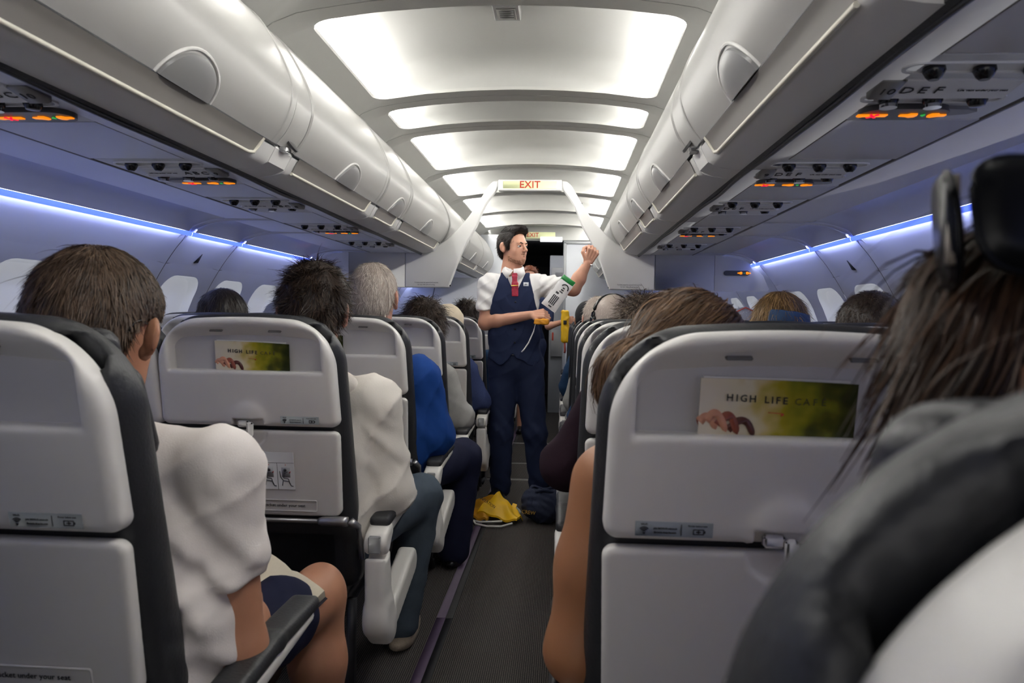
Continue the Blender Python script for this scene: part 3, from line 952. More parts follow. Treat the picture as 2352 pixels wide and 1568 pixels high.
mb = MB(); mb.bbox(-.80, .80, 8.46, 8.52, 2.06, 2.4, .004); mb.build('header', M_CEIL, wf)
mb = MB(); mb.box(-1.75, 1.75, 11.4, 11.5, 0, 2.4); mb.build('forward_wall', M_GALLEY, wf)
mb = MB(); mb.box(-1.75, 1.75, 8.75, 11.4, 2.13, 2.2); mb.build('galley_ceiling', M_GALLEY, wf)
mb = MB(); mb.bbox(-.5, .5, 8.8, 8.95, 2.116, 2.131, .004); mb.build('galley_fill_glow', mat('galley_fill_glow', '#ffffff', .5, var=0, emit='#f4f6ff', estr=2.0), wf)  # added emitter, unseen behind the header, lifts the dark galley
mb = MB(); mb.box(-1.75, 1.75, 11.5, 11.55, 0, 2.4); mb.build('nose_wall', M_GALLEY, wf)
mb = MB()
mb.tube([wall_pt(-1, 8.44, WS[-1] * k / 40, .30 - .3 * (k / 14) ** 2 if k < 14 else .0) for k in range(0, 12)], .006, 6); mb.build('bulkhead_cable', M_RUBBER, wf)
ex2 = tag(empty('exit_sign', (-.06, 8.44, 2.115)), 'far EXIT sign on the header before the galley', 'sign')
mb = MB(); mb.bbox(-.14, .20, -.012, .01, -.035, .035, .003); f2 = mb.build('face', M_EXITBG, ex2)
text('exit_lettering', 'EXIT', .066, M_EXITRED, f2, (-.055, -.0125, 0), bold=.001)
mb = MB(); mb.bbox(.03, .28, -.03, .0, -.075, -.02, .003); lb = mb.build('lit_panel', mat('lit_white', '#ffffff', .5, var=0, emit='#f4f8ff', estr=.35), ex2)
cart = tag(empty('galley_cabinet', (.17, 9.2, 0)), 'grey galley cabinet behind the right bulkhead edge', 'cabinet')
mb = MB(); mb.bbox(-.10, .35, 0, .6, 0, 1.95, .006); mb.build('body', M_GALLEY2, cart)
mb = MB(); mb.bbox(-.075, .10, -.012, 0, 1.45, 1.80, .004); d_ = mb.build('upper_door', M_BIN, cart)
mb = MB(); mb.bbox(-.03, .08, -.016, -.011, 1.62, 1.74, .002); mb.build('dark_window', M_SIGN2, d_)
mb = MB(); mb.bbox(-.075, .10, -.012, 0, .70, 1.03, .004); d_ = mb.build('lower_door', M_BIN, cart)
mb = MB(); mb.bbox(-.06, -.04, -.016, -.011, .9, 1.0, .002); mb.build('latch', M_EXITRED, d_)
dr = tag(empty('cockpit_door', (-.12, 11.35, 0)), 'dark grey cockpit door at the very front', 'door')
mb = MB(); mb.bbox(-.35, .35, -.03, 0, 0, 1.95, .006); mb.build('leaf', M_GALLEY, dr)
mb = MB(); mb.loft([[(-.28, -.035, 1.05), (.28, -.035, 1.05), (.28, -.035, 1.72), (-.28, -.035, 1.72)], [(-.25, -.035, 1.08), (.25, -.035, 1.08), (.25, -.035, 1.69), (-.25, -.035, 1.69)]], True); mb.build('panel_frame', M_GALLEY2, dr)

# =================================================================== SEATS
# local frame: x across, y forward (y = 0 is the rear face of the shell at the tray gap), z height above floor
TILT = .20
def shear(p):
    q = p.copy(); q[:, 1] = p[:, 1] + TILT * (p[:, 2] - .885); return q
def outline(p, hx, z0, z1, rt, rb, taper=.13, arch=.30, low=0.0):
    zc_ = (z0 + z1) / 2
    w = hx * (1 - taper * np.clip(p[:, 2] - .885, 0, 1) + low * np.clip(.885 - p[:, 2], 0, 1))
    zz = p[:, 2] + arch * p[:, 0] ** 2 * (p[:, 2] > zc_)
    r = np.where(p[:, 2] > zc_, rt, rb)
    qx = np.abs(p[:, 0]) - w + r; qz = np.abs(zz - zc_) - (z1 - z0) / 2 + r
    return np.hypot(np.maximum(qx, 0), np.maximum(qz, 0)) + np.minimum(np.maximum(qx, qz), 0) - r
def slab(d2, y, y0, y1, r):
    dy = np.abs(y - (y0 + y1) / 2) - (y1 - y0) / 2
    a = d2 + r; b = dy + r
    return np.hypot(np.maximum(a, 0), np.maximum(b, 0)) + np.minimum(np.maximum(a, b), 0) - r
def f_upper(p):
    q = shear(p); y = q[:, 1]
    d = slab(outline(q, .247, .889, 1.186, .115, .022), y, 0, .055, .016)
    # literature pocket: cavity whose roof slopes inwards
    roof = 1.166 - np.clip(y, 0, .05) * .75 - .30 * q[:, 0] ** 2
    wz = .208 - .012 * np.clip(q[:, 2] - 1.04, 0, 1)
    r = .035
    qx = np.abs(q[:, 0]) - wz + r
    zt = q[:, 2] - roof + r; zb = 1.042 - q[:, 2] + .012
    cav = np.hypot(np.maximum(qx, 0), np.maximum(zt, 0)) + np.minimum(np.maximum(qx, zt), 0) - r
    cav = np.maximum(cav, zb - .012); cav = np.maximum(cav, y - .040)
    d = smax(d, -cav, .012)
    # hood over the latch and its recess
    k0 = np.sqrt((q[:, 0] / .052) ** 2 + (y / .011) ** 2 + ((q[:, 2] - .905) / .05) ** 2)
    hood = (k0 - 1) * .011
    d = smin(d, np.maximum(hood, .893 - q[:, 2]), .006)
    rec = np.maximum(np.maximum(np.abs(q[:, 0]) - .041, np.abs(q[:, 2] - .897) - .013), np.abs(y - 0) - .013)
    return smax(d, -rec, .004)
f_upper.bb = (V3(-.26, -.09, .88), V3(.26, .07, 1.2))
def f_lower(p):
    q = shear(p); y = q[:, 1]
    d = slab(outline(q, .247, .632, .8775, .018, .022, low=-.10, arch=0), y, 0.002, .032, .009)
    r = np.hypot(q[:, 0], q[:, 2] - .880)
    dish = np.maximum(np.maximum(r - .048, np.abs(y) - .0065), q[:, 2] - .9)
    return smax(d, -dish, .006)
f_lower.bb = (V3(-.26, -.02, .62), V3(.26, .10, .885))
def f_back(p):
    q = shear(p); y = q[:, 1]
    d = slab(outline(q, .262, .40, 1.1955, .115, .05, low=.13), y, .03, .115, .035)
    hole = np.maximum(np.maximum(np.abs(q[:, 0]) - .225, np.abs(q[:, 2] - 1.08) - .085), y - .062)
    return np.maximum(d, -hole)
f_back.bb = (V3(-.31, -.07, .39), V3(.31, .24, 1.2))
def f_headrest(p):
    q = shear(p); q2 = q.copy(); q2[:, 0] = np.abs(q[:, 0])
    pad = rbox((0, .128, 1.075), (.195, .028, .098), .026)(q2)
    wing = caps((.200, .150, .995), (.196, .142, 1.09), .026, .022)(q2)
    return smin(pad, wing, .03)
f_headrest.bb = (V3(-.30, .03, .95), V3(.30, .22, 1.19))
def f_cushion(p):
    d = rbox((0, .40, .415), (.232, .27, .06), .045)(p)
    return d - .012 * np.exp(-((p[:, 0] / .16) ** 2)) * (p[:, 2] > .4)
f_cushion.bb = (V3(-.24, .12, .34), V3(.24, .68, .50))
ME = {}
ME['upper_shell'] = sdf_data('upper_shell', f_upper, .0042, M_SHELL)
ME['tray_table'] = sdf_data('tray_table', f_lower, .0048, M_SHELL)
ME['backrest'] = sdf_data('backrest', f_back, .011, M_LEATHER2)
ME['headrest'] = sdf_data('headrest', f_headrest, .010, M_LEATHER)
ME['seat_cushion'] = sdf_data('seat_cushion', f_cushion, .014, M_LEATHER)
def ysh(z): return -TILT * (z - .885)
# grey liner at the back of the pocket
mb = MB(); z0, z1 = 1.036, 1.150
mb.loft([[(x, .0385 + ysh(z), z - .30 * x * x * (z > 1.1)) for x in np.linspace(-.205, .205, 9)] for z in (z0, 1.1, z1)], False)
ME['pocket_liner'] = mesh_data('pocket_liner', mb.v, mb.f, M_LINER)
# two small slots in the roof of the frame
mb = MB(); mb.bbox(-.018, .018, -.006, .006, -.0025, .0025, .002)
ME['coat_slot'] = mesh_data('coat_slot', mb.v, mb.f, M_GROOVE, False)
# latch
mb = MB(); mb.bbox(-.029, .001, -.010, .006, .887, .905, .004); ME['latch_body'] = mesh_data('latch_body', mb.v, mb.f, M_SHELL, False)
mb = MB(); mb.bbox(-.002, .017, -.017, -.004, .862, .902, .005); ME['latch_lever'] = mesh_data('latch_lever', mb.v, mb.f, M_SHELL, False)
# wifi / power sticker
mb = MB(); mb.bbox(0, .106, -.0012, .0005, 0, .022, .0004); ME['wifi_sticker'] = mesh_data('wifi_sticker', mb.v, mb.f, M_STICK, False)
def sticker(parent, x, z):
    st = ob('wifi_sticker', ME['wifi_sticker'], parent, (x, ysh(z) - .0008, z)); st.rotation_euler = (math.atan(TILT) * 1, 0, 0)
    if 'wifi_icon' not in ME:
        mb = MB()
        for r in (.0035, .006, .0085):
            pts = [(.012 + r * math.sin(a), .006 + r * math.cos(a)) for a in np.linspace(-.8, .8, 9)]; pts2 = [(.012 + (r - .0014) * math.sin(a), .006 + (r - .0014) * math.cos(a)) for a in np.linspace(.8, -.8, 9)]
            mb.prism(pts + pts2, 1, -.0018, -.001)
        mb.prism([(.012, .003), (.0142, .0058), (.0098, .0058)], 1, -.0018, -.001)
        ME['wifi_icon'] = mesh_data('wifi_icon', mb.v, mb.f, M_INK, False)
        mb = MB()
        for a in ((.079, .094, .0045, .0057), (.079, .094, .0113, .0125), (.079, .0802, .0045, .0125), (.0928, .094, .0045, .0125), (.094, .0958, .0068, .0102), (.083, .090, .0078, .0092), (.0855, .0875, .0065, .0105), (.0625, .0634, .003, .019)):
            mb.box(a[0], a[1], -.0018, -.001, a[2], a[3])
        ME['battery_icon'] = mesh_data('battery_icon', mb.v, mb.f, M_INK, False)
    ob('wifi_icon', ME['wifi_icon'], st); ob('battery_icon', ME['battery_icon'], st)
    text('sticker_text', 'Wi-Fi', .0042, M_INK, st, (.012, -.0014, .0182)); text('sticker_text', 'join BAWi-Fi network', .0036, M_INK, st, (.041, -.0014, .0125)); text('sticker_text', 'Browse shop.ba.com', .0036, M_INK, st, (.041, -.0014, .0065)); text('sticker_text', 'Power below seat', .0036, M_INK, st, (.085, -.0014, .0172))
    return st
# life jacket notice
mb = MB()
fr = rr_loop(.122, .0175, .004, 2, 2, 3); fr2 = rr_loop(.119, .0145, .003, 2, 2, 3)
mb.loft([[(x, 0, z) for x, z in fr], [(x, -.0022, z) for x, z in fr], [(x, -.0022, z) for x, z in fr2], [(x, 0, z) for x, z in fr2]], True)
ME['notice_frame'] = mesh_data('notice_frame', mb.v, mb.f, M_SHELL, False)
# tray arm: silver hinge bar with hub and lever
def tray_arm_mesh():
    mb = MB(); y = ysh(.63)
    mb.tube([(-.235, y - .006, .622), (.195, y - .006, .622)], .0065, 10)
    for s in (-1, 1):
        mb.tube([(s * .18, y - .006, .622), (s * .19, y - .006, .622), (s * .247, y - .006, .623), (s * .262, y - .006, .623)], [.009, .0125, .0145, .0135], 14)
        mb.tube([(s * .268, y - .004, .626), (s * .276, y + .0, .616), (s * .281, y + .03, .60), (s * .284, y + .045, .555), (s * .286, y + .06, .50)], [.011, .0115, .010, .009, .008], 10)
    return mesh_data('tray_arm', mb.v, mb.f, M_STEEL, True)
ME['tray_arm'] = tray_arm_mesh()
# lower seat-back pocket (black)
def f_pocket(p):
    q = p.copy(); q[:, 1] = p[:, 1] + .20 * (p[:, 2] - .885)
    return rbox((0, .055 + .0, .485), (.235, .025, .115), .02)(q)
f_pocket.bb = (V3(-.25, -.0, .36), V3(.25, .20, .64))
ME['lower_pocket'] = sdf_data('lower_pocket', f_pocket, .013, M_LEATHER)
# aisle armrest
def arm_parts(sx):
    X = sx * (.332 if sx > 0 else .290)
    def yz(seg, w, t=.030, rr=.014):
        a = np.array(seg[0], float); b = np.array(seg[1], float)
        def f(p):
            q = p[:, 1:] - a; ab = b - a
            tt = np.clip(q @ ab / (ab @ ab), 0, 1)
            d2 = np.linalg.norm(q - tt[:, None] * ab, axis=1) - (w[0] + (w[1] - w[0]) * tt)
            dx = np.abs(p[:, 0] - X) - t
            A = d2 + rr; B = dx + rr
            return np.hypot(np.maximum(A, 0), np.maximum(B, 0)) + np.minimum(np.maximum(A, B), 0) - rr
        mx = max(w)
        f.bb = (np.array([X - t, min(a[0], b[0]) - mx, min(a[1], b[1]) - mx]), np.array([X + t, max(a[0], b[0]) + mx, max(a[1], b[1]) + mx]))
        return f
    side = su(.03, yz(((.105, .50), (.125, .33)), (.040, .055)), yz(((.125, .33), (.16, .285)), (.055, .045)), yz(((.17, .285), (.50, .365)), (.042, .045)))
    side = cut(side, half((0, 0, -1), -.512) if False else yz(((.10, .545), (.10, .60)), (.042, .042), .05), .004)
    housing = su(.012, yz(((.10, .552), (.14, .575)), (.034, .022), .033, .012), yz(((.14, .575), (.47, .590)), (.018, .013), .026, .010))
    pad = su(.01, yz(((.135, .603), (.30, .612)), (.016, .017), .031, .014), yz(((.30, .612), (.49, .608)), (.017, .015), .031, .014))
    k = 'L' if sx > 0 else 'R'
    ME['armrest_panel' + k] = sdf_data('armrest_panel', side, .008, M_SHELL)
    ME['armrest_housing' + k] = sdf_data('armrest_housing', housing, .007, M_SHELL)
    ME['armrest_pad' + k] = sdf_data('armrest_pad', pad, .007, M_LEATHER2)
    mb = MB(); mb.bbox(X - .017, X + .017, .059, .075, .530, .578, .003); ME['armrest_button' + k] = mesh_data('armrest_button', mb.v, mb.f, M_HANDLE, False)
    mb = MB()
    mb.tube([(sx * .24, .17, .36), (sx * .245, .15, .02), (sx * .25, .14, .012), (sx * .25, .02, .012)], .016, 8)
    ME['rear_leg' + k] = mesh_data('rear_leg', mb.v, mb.f, M_METALD, True)
    mb = MB(); mb.tube([(sx * .24, .52, .36), (sx * .245, .56, .10), (sx * .245, .60, .03), (sx * .245, .66, .012), (sx * .245, .72, .012)], .016, 8)
    ME['front_leg' + k] = mesh_data('front_leg', mb.v, mb.f, M_METALD, True)
    mb = MB(); mb.tube([(sx * .24, .55, .30), (sx * .27, .60, .08), (sx * .27, .66, .03), (sx * .24, .70, .05), (sx * .20, .72, .10)], .011, 8)
    ME['bag_bar' + k] = mesh_data('bag_bar', mb.v, mb.f, M_METALD, True)
arm_parts(1); arm_parts(-1)
mb = MB(); mb.bbox(-.022, .022, .10, .47, .585, .612, .012); ME['middle_armrest'] = mesh_data('middle_armrest', mb.v, mb.f, M_LEATHER2, False)
mb = MB(); mb.bbox(-.23, .23, .16, .60, .31, .36, .02); ME['seat_pan'] = mesh_data('seat_pan', mb.v, mb.f, M_METALD, False)

def make_seat(side, col, detail=2):
    """col 0 aisle, 1 middle, 2 window; side -1 left of aisle, 1 right"""
    t = empty('airline_seat')
    u = ob('upper_shell', ME['upper_shell'], t)
    ob('pocket_liner', ME['pocket_liner'], u)
    if detail > 0:
        for x in (-.075, .085):
            o = ob('coat_slot', ME['coat_slot'], u, (x, .018 + ysh(1.15), 1.1495)); o.rotation_euler = (.6, 0, 0)
    tt = ob('tray_table', ME['tray_table'], t)
    if detail > 0:
        l = ob('latch_body', ME['latch_body'], t); lv = ob('latch_lever', ME['latch_lever'], l)
        sticker(u, (-.203 if side > 0 else .090), .898) if detail > 1 else None
    if detail > 1:
        nf = ob('notice_frame', ME['notice_frame'], tt, (.055, ysh(.664), .664)); nf.rotation_euler = (math.atan(TILT), 0, 0)
        text('jacket_notice', 'Life jacket under your seat', .0125, M_INK, nf, (.02, -.0008, 0))
        ob('tray_arm', ME['tray_arm'], t); ob('lower_pocket', ME['lower_pocket'], t)
    b = ob('backrest', ME['backrest'], t); ob('headrest', ME['headrest'], t)
    ob('seat_cushion', ME['seat_cushion'], t); ob('seat_pan', ME['seat_pan'], t)
    if col == 0:
        k = 'L' if side < 0 else 'R'
        a = ob('armrest_panel', ME['armrest_panel' + k], t)
        h = ob('armrest_housing', ME['armrest_housing' + k], t); ob('armrest_button', ME['armrest_button' + k], h)
        ob('armrest_pad', ME['armrest_pad' + k], t)
        for nm in ('rear_leg', 'front_leg', 'bag_bar'): ob(nm, ME[nm + k], t)
    if col < 2:
        sgn = -1 if side < 0 else 1
        ob('middle_armrest', ME['middle_armrest'], t, (sgn * .244, 0, 0))
    return t
ROWY = [.20, 1.0, 1.965, 2.79, 3.58, 4.37, 5.17, 5.97, 6.77, 7.57]
def seat_x(side, r):
    if side < 0: return [-.613, -.615, -.612, -.603, -.597, -.578, -.566, -.56, -.555, -.55][r]
    return [.542, .541, .545, .55, .55, .55, .55, .55, .55, .55][r]
ORD = ['', 'nearest', 'second', 'third', 'fourth', 'fifth', 'sixth', 'seventh', 'eighth', 'ninth']
SEAT_PROTO = {}
SEATS = {}
for side in (-1, 1):
    for r, y in enumerate(ROWY):
        for col in range(3):
            if r == 0 and not (side > 0 and col == 0): continue
            if col == 2 and r < 2: continue
            det = 2 if (col == 0 and r <= 6) else (1 if (r <= 4) else 0)
            key = (side, col, det)
            if key not in SEAT_PROTO:
                SEAT_PROTO[key] = make_seat(side, col, det); t = SEAT_PROTO[key]
            else:
                t = copy_tree(SEAT_PROTO[key])
            x = seat_x(side, r) + side * .488 * col
            if r == 1: y = .97 if side < 0 else 1.03
            if r == 2: y = 1.95
            t.location = (x, y, 0)
            pos = ['aisle', 'middle', 'window'][col]
            if r == 0: lab = 'blurred near seat at the right frame edge, dark cushion and white shell'
            else: lab = 'white-backed %s seat on the %s, %s row from the camera' % (pos, BN[side], ORD[r])
            tag(t, lab, 'seat', 'cabin seats')
            SEATS[(side, r, col)] = t
# the camera's own row and its neighbours, just behind and beside the view
for side, yy, cols, w_ in ((-1, .16, (0, 1), 'beside'), (-1, -.64, (0, 1), 'one row behind'), (1, -.64, (0, 1), 'one row behind'), (-1, -1.44, (0, 1), 'two rows behind'), (1, -1.44, (0, 1), 'two rows behind')):
    for col in cols:
        t = copy_tree(SEAT_PROTO[(side, col, 2 if col == 0 else 1)])
        t.location = (seat_x(side, 1) + side * .488 * col, yy, 0)
        tag(t, '%s %s seat %s the camera, outside the view' % (BN[side], ['aisle', 'middle'][col], w_), 'seat', 'cabin seats')

# ------------------------------------------------------------------ seat-pocket magazines
def cover_mat():
    m = bpy.data.materials.new('magazine_cover'); m.use_nodes = True; nt = m.node_tree; b = nt.nodes['Principled BSDF']
    tc = nt.nodes.new('ShaderNodeTexCoord'); sep = nt.nodes.new('ShaderNodeSeparateXYZ'); nt.links.new(tc.outputs['Object'], sep.inputs[0])
    mr = nt.nodes.new('ShaderNodeMapRange'); mr.inputs[1].default_value = -.105; mr.inputs[2].default_value = .105; nt.links.new(sep.outputs['X'], mr.inputs[0])
    n = nt.nodes.new('ShaderNodeTexNoise'); n.inputs['Scale'].default_value = 34; n.inputs['Detail'].default_value = 1.5; nt.links.new(tc.outputs['Object'], n.inputs['Vector'])
    ma = nt.nodes.new('ShaderNodeMath'); ma.operation = 'MULTIPLY_ADD'; ma.inputs[1].default_value = .55; nt.links.new(n.outputs[0], ma.inputs[0])
    ad = nt.nodes.new('ShaderNodeMath'); ad.operation = 'ADD'; ad.inputs[1].default_value = -.275; nt.links.new(mr.outputs[0], ad.inputs[0]); nt.links.new(ad.outputs[0], ma.inputs[2])
    cr = nt.nodes.new('ShaderNodeValToRGB'); nt.links.new(ma.outputs[0], cr.inputs[0])
    E_ = cr.color_ramp.elements
    E_[0].position = 0.0; E_[0].color = lin('#e9dfcd') + (1,)
    E_[1].position = 1.0; E_[1].color = lin('#2e3413') + (1,)
    for pos, c in ((.28, '#eadfc0'), (.42, '#d9c47e'), (.55, '#b3a52c'), (.68, '#8d8d22'), (.82, '#56571c'), (.92, '#3c4218')):
        e = E_.new(pos); e.color = lin(c) + (1,)
    nt.links.new(cr.outputs[0], b.inputs['Base Color']); b.inputs['Roughness'].default_value = .25
    return m
M_COVER = cover_mat()
M_FINGER = mat('print_skin', '#9c5340', .3, var=.25, scale=40)
M_FINGER2 = mat('print_skin_dark', '#5c2b22', .3, var=.25, scale=40)
M_FINGER3 = mat('print_skin_light', '#d99a7c', .3, var=.25, scale=40)
def make_magazine():
    t = empty('magazine')
    mb = MB(); n = 12
    # slightly curled sheet, local z up from the pocket lip, faces -y; drawn 206 x 150 mm, lower half inside the pocket
    bend = lambda x, z: -.004 - .006 * (x / .105) ** 2 * (1 if x > 0 else .3) + .012 * max(0, z - .05)
    def sheet(mb, x0, x1, z0, z1, dy, lean=0.0, th=.0015):
        f = [[(x, bend(x, z) + dy + d, z + lean * (x - x0)) for z in np.linspace(z0, z1, 5)] for d in (0, th) for x in np.linspace(x0, x1, n)]
        a, b_ = f[:n], f[n:]
        mb.loft([list(r) for r in a], False); mb.loft([list(r) for r in b_[::-1]], False)
        mb.loft([[r[-1] for r in a], [r[-1] for r in b_]], False); mb.loft([[r[0] for r in b_], [r[0] for r in a]], False)
        mb.loft([a[0], b_[0]], False); mb.loft([b_[-1], a[-1]], False)
    sheet(mb, -.104, .102, -.06, .0755, .001, -.010)
    cv = mb.build('cover', M_COVER, t); smooth_by_angle(cv, 40)
    mb = MB(); sheet(mb, -.100, .092, -.055, .0775, .0035, -.004, .004); smooth_by_angle(mb.build('inner_pages', M_PAPER, t), 40)
    y = -.0035
    for k, ch in enumerate('HIGH LIFE'):
        if ch == ' ': continue
        text('title_letter', ch, .0135, M_INK, cv, ((-.064, -.0545, -.0455, -.0335, 0, -.0150, -.0075, .0, .0095)[k], y - .0015, .049 - .0003 * k), extrude=.0003, bold=.0002)
    for k, ch in enumerate('CAF\u00c9'):
        text('title_letter', ch, .0130, mat('faded_ink', '#4a4720', .4), cv, (.026 + k * .0112, y - .0026, .0462), extrude=.0003)
    mb = MB(); mb.prism([(-.012, .0305), (.008, .0295), (.0095, .0275), (.006, .0255), (.0045, .0262), (.006, .0275), (.005, .0288), (-.012, .0297)], 1, y - .0016, y - .001); mb.build('ribbon_mark', M_EXITRED, cv)
    # printed hand
    def finger(pts, w, m, name='printed_finger', dy=0.0):
        C = catmull(pts, 5); L = []; R_ = []; n_ = len(C)
        for i in range(n_):
            d = C[min(i + 1, n_ - 1)] - C[max(i - 1, 0)]; d = d / np.linalg.norm(d)
            u = i / (n_ - 1); ww = w * (1.0 - .25 * u) * math.sqrt(max(0.02, 1 - max(0, (u - .85) / .15) ** 2))
            L.append((C[i][0] - d[1] * ww, C[i][1] + d[0] * ww)); R_.append((C[i][0] + d[1] * ww, C[i][1] - d[0] * ww))
        mb = MB(); mb.prism(R_ + L[::-1], 1, y - .0012 - dy, y - .0004 - dy + .004); mb.build(name, m, cv)
    finger([(-.1030, .006), (-.096, .008), (-.089, .002), (-.085, -.006)], .010, M_FINGER, dy=-.001)
    finger([(-.1025, .014), (-.095, .022), (-.087, .018), (-.080, .004)], .0060, M_FINGER3, dy=.0002)
    finger([(-.094, .016), (-.084, .027), (-.075, .020), (-.066, .001)], .0062, M_FINGER3, dy=.0005)
    finger([(-.078, .010), (-.067, .024), (-.058, .018), (-.051, -.002)], .0064, M_FINGER, dy=.0003)
    finger([(-.064, .004), (-.050, .017), (-.038, .014), (-.029, -.004)], .0056, M_FINGER2, dy=0)
    return t
mag0 = None
for (side, r, col, dx, lab) in ((1, 1, 0, .082 - .104 + .104, 'landscape magazine in the nearest right seat pocket, largest in view'), (-1, 2, 0, .012, 'landscape magazine in the second left aisle seat pocket'), (-1, 3, 0, -.10, 'magazine in the third left aisle seat pocket, mostly hidden'), (-1, 3, 1, .03, 'magazine glimpsed behind the red ear, third left middle seat')):
    if mag0 is None: mag0 = make_magazine(); t = mag0
    else: t = copy_tree(mag0)
    sx = SEATS[(side, r, col)].location
    xx = {0: 0}.get(0) + dx
    if (side, r) == (1, 1): xx = .524 - sx.x
    if (side, r) == (-1, 2): xx = -.597 - sx.x
    t.location = (sx.x + xx, sx.y + .030 + ysh(1.045), 1.045); t.rotation_euler = (math.atan(TILT) * .8, .02 if side < 0 else .01, 0)
    tag(t, lab, 'magazine', 'seat pocket magazines')
# white card corner in the fourth left pocket
t = tag(empty('pocket_card', (seat_x(-1, 4) + .01, ROWY[4] + .028 + ysh(1.045), 1.045)), 'white card just peeking from the fourth left seat pocket', 'card')
mb = MB(); mb.bbox(-.05, .06, -.002, 0, -.05, .012, .0005); mb.build('sheet', M_PAPER, t)
# escape instructions on the second left tray
sx = SEATS[(-1, 2, 0)].location
cd = None
mb = MB(); mb.bbox(-.118, .118, -.0012, .001, -.0545, .0545, .0005)
cd = mb.build('instruction_card', mat('card_white', '#cfcfd2', .45, var=.02), SEATS[(-1, 2, 0)])
cd.location = (0, ysh(.764) - .0012 + .001, .764); cd.rotation_euler = (math.atan(TILT), 0, 0)
cd['label'] = 'white card with numbered seated-figure pictograms'
M_LINE = mat('print_grey', '#55565a', .5, var=.05)
M_PRED = mat('print_red', '#c23a3a', .5, var=.05)
mb = MB(); mb.box(-.118, .118, -.0016, -.001, .0235, .0245)
for k in range(1, 5): mb.box(-.118 + k * .0472 - .0005, -.118 + k * .0472 + .0005, -.0016, -.001, -.0545, .0245)
mb.build('rule_lines', M_LINE, cd)
for k in range(5):
    cx = -.118 + .0472 * (k + .5)
    text('figure_number', str(k + 1), .006, M_PRED, cd, (cx, -.0014, .018))
    mb = MB(); mb.box(cx - .012, cx + .012, -.0015, -.001, -.018, .011); mb.build('pictogram_panel', mat('print_light_grey', '#a9aaae', .5), cd)
    mb = MB()
    def stroke(pts, w=.0011):
        for p, q in zip(pts[:-1], pts[1:]):
            p = np.array(p); q = np.array(q); d = (q - p) / np.linalg.norm(q - p); n_ = np.array([-d[1], d[0]]) * w
            mb.prism([tuple(p - n_), tuple(q - n_), tuple(q + n_), tuple(p + n_)], 1, -.0021, -.0014)
    stroke([(cx - .017, .0), (cx - .015, -.018), (cx - .008, -.028), (cx + .008, -.030), (cx + .013, -.043), (cx + .019, -.044)])
    stroke([(cx - .009, -.029), (cx - .012, -.043)]); stroke([(cx - .004, -.002 + .002 * k), (cx - .007, -.02), (cx + .006, -.022), (cx + .010, -.038)])
    stroke([(cx - .004, -.006), (cx + .006, -.004 + .003 * (k % 3))])
    mb.lathe([(0, -.0021), (.0048, -.0021), (.0048, -.0014), (0, -.0014)], (cx - .002 + .002 * (k % 2), 0, .003), 10, 1)
    mb.build('pictogram', M_LINE, cd)
    mb = MB(); mb.prism([(cx + .008, -.004), (cx + .014, .001), (cx + .012, -.006)], 1, -.0022, -.0014); mb.build('pictogram_arrow', M_PRED, cd)

# =================================================================== PEOPLE
M_SKIN1 = mat('skin_fair', '#cf9a80', .5, var=.08, scale=25, sss=.12, bump=.03, bscale=220)
M_SKIN2 = mat('skin_tanned', '#a8734f', .5, var=.07, scale=20, sss=.12, bump=.03, bscale=220)
M_SKIN3 = mat('skin_pink', '#d39c88', .5, var=.10, scale=25, sss=.12, bump=.03, bscale=220)
M_SKIN4 = mat('skin_arm', '#b98467', .5, var=.10, scale=18, sss=.12, bump=.05, bscale=260)
M_WHITE = mat('white_cotton', '#e3dcd8', .8, var=.04, scale=14, bump=.10, bscale=350, spec=.2)
M_SHIRT = mat('white_shirt', '#eceae8', .75, var=.03, scale=14, bump=.05, bscale=350, spec=.2)
M_HOOD = mat('off_white_fleece', '#dbd5cd', .9, var=.05, scale=18, bump=.15, bscale=300, spec=.1)
M_BLUET = mat('royal_blue_cotton', '#1b4288', .8, var=.08, scale=16, bump=.08, bscale=350, spec=.15)
M_GREYK = mat('grey_knit', '#a7a6a2', .9, var=.10, scale=30, bump=.2, bscale=260, spec=.1)
M_NAVYP = mat('navy_speckled_shirt', '#3f4a72', .85, var=.5, scale=260, bump=.1, bscale=300, spec=.1)
M_JEANS = mat('blue_denim', '#4b5560', .85, var=.25, scale=22, bump=.15, bscale=400, spec=.1)
M_NAVYTR = mat('dark_navy_trousers', '#20233a', .8, var=.10, scale=12, spec=.15)
M_UNI = mat('navy_uniform', '#222c4a', .75, var=.06, scale=12, bump=.04, bscale=400, spec=.2)
M_UNI2 = mat('navy_uniform_trousers', '#222b47', .75, var=.06, scale=12, bump=.04, bscale=400, spec=.2)
M_MAROON = mat('dark_plum_sleeve', '#2c1f27', .85, var=.10, scale=20, bump=.1, bscale=300, spec=.1)
M_KHAKI = mat('khaki_sleeve', '#b9a988', .85, var=.08, scale=20, bump=.1, spec=.1)
M_TEAL = mat('dark_blue_sleeve', '#2a4362', .85, var=.08, scale=20, bump=.1, spec=.1)
M_SHOE = mat('black_shoe', '#121216', .3, var=.05)
M_SNEAK = mat('taupe_sneaker', '#8d7f70', .8, var=.2, scale=60, bump=.2, bscale=200)
M_CAPB = mat('beige_bonnet', '#dccdb4', .9, var=.08, scale=20, bump=.1)
M_BLACKF = mat('black_fabric', '#1b1b20', .85, var=.1, scale=20, bump=.1)
M_LIP = mat('lip_skin', '#b27468', .45, var=.05)
M_EYEW = mat('eye_white', '#e4e0dc', .25, var=.02)
M_EYED = mat('eye_iris', '#2a1a14', .2, var=.05)
M_HBROWN = hair_mat('hair_brown', '#2e2119', '#7d6550')
M_HDARK = hair_mat('hair_dark_brown', '#1c1512', '#5b4738')
M_HGREY = hair_mat('hair_grey', '#ad9d92', '#f2eadf')
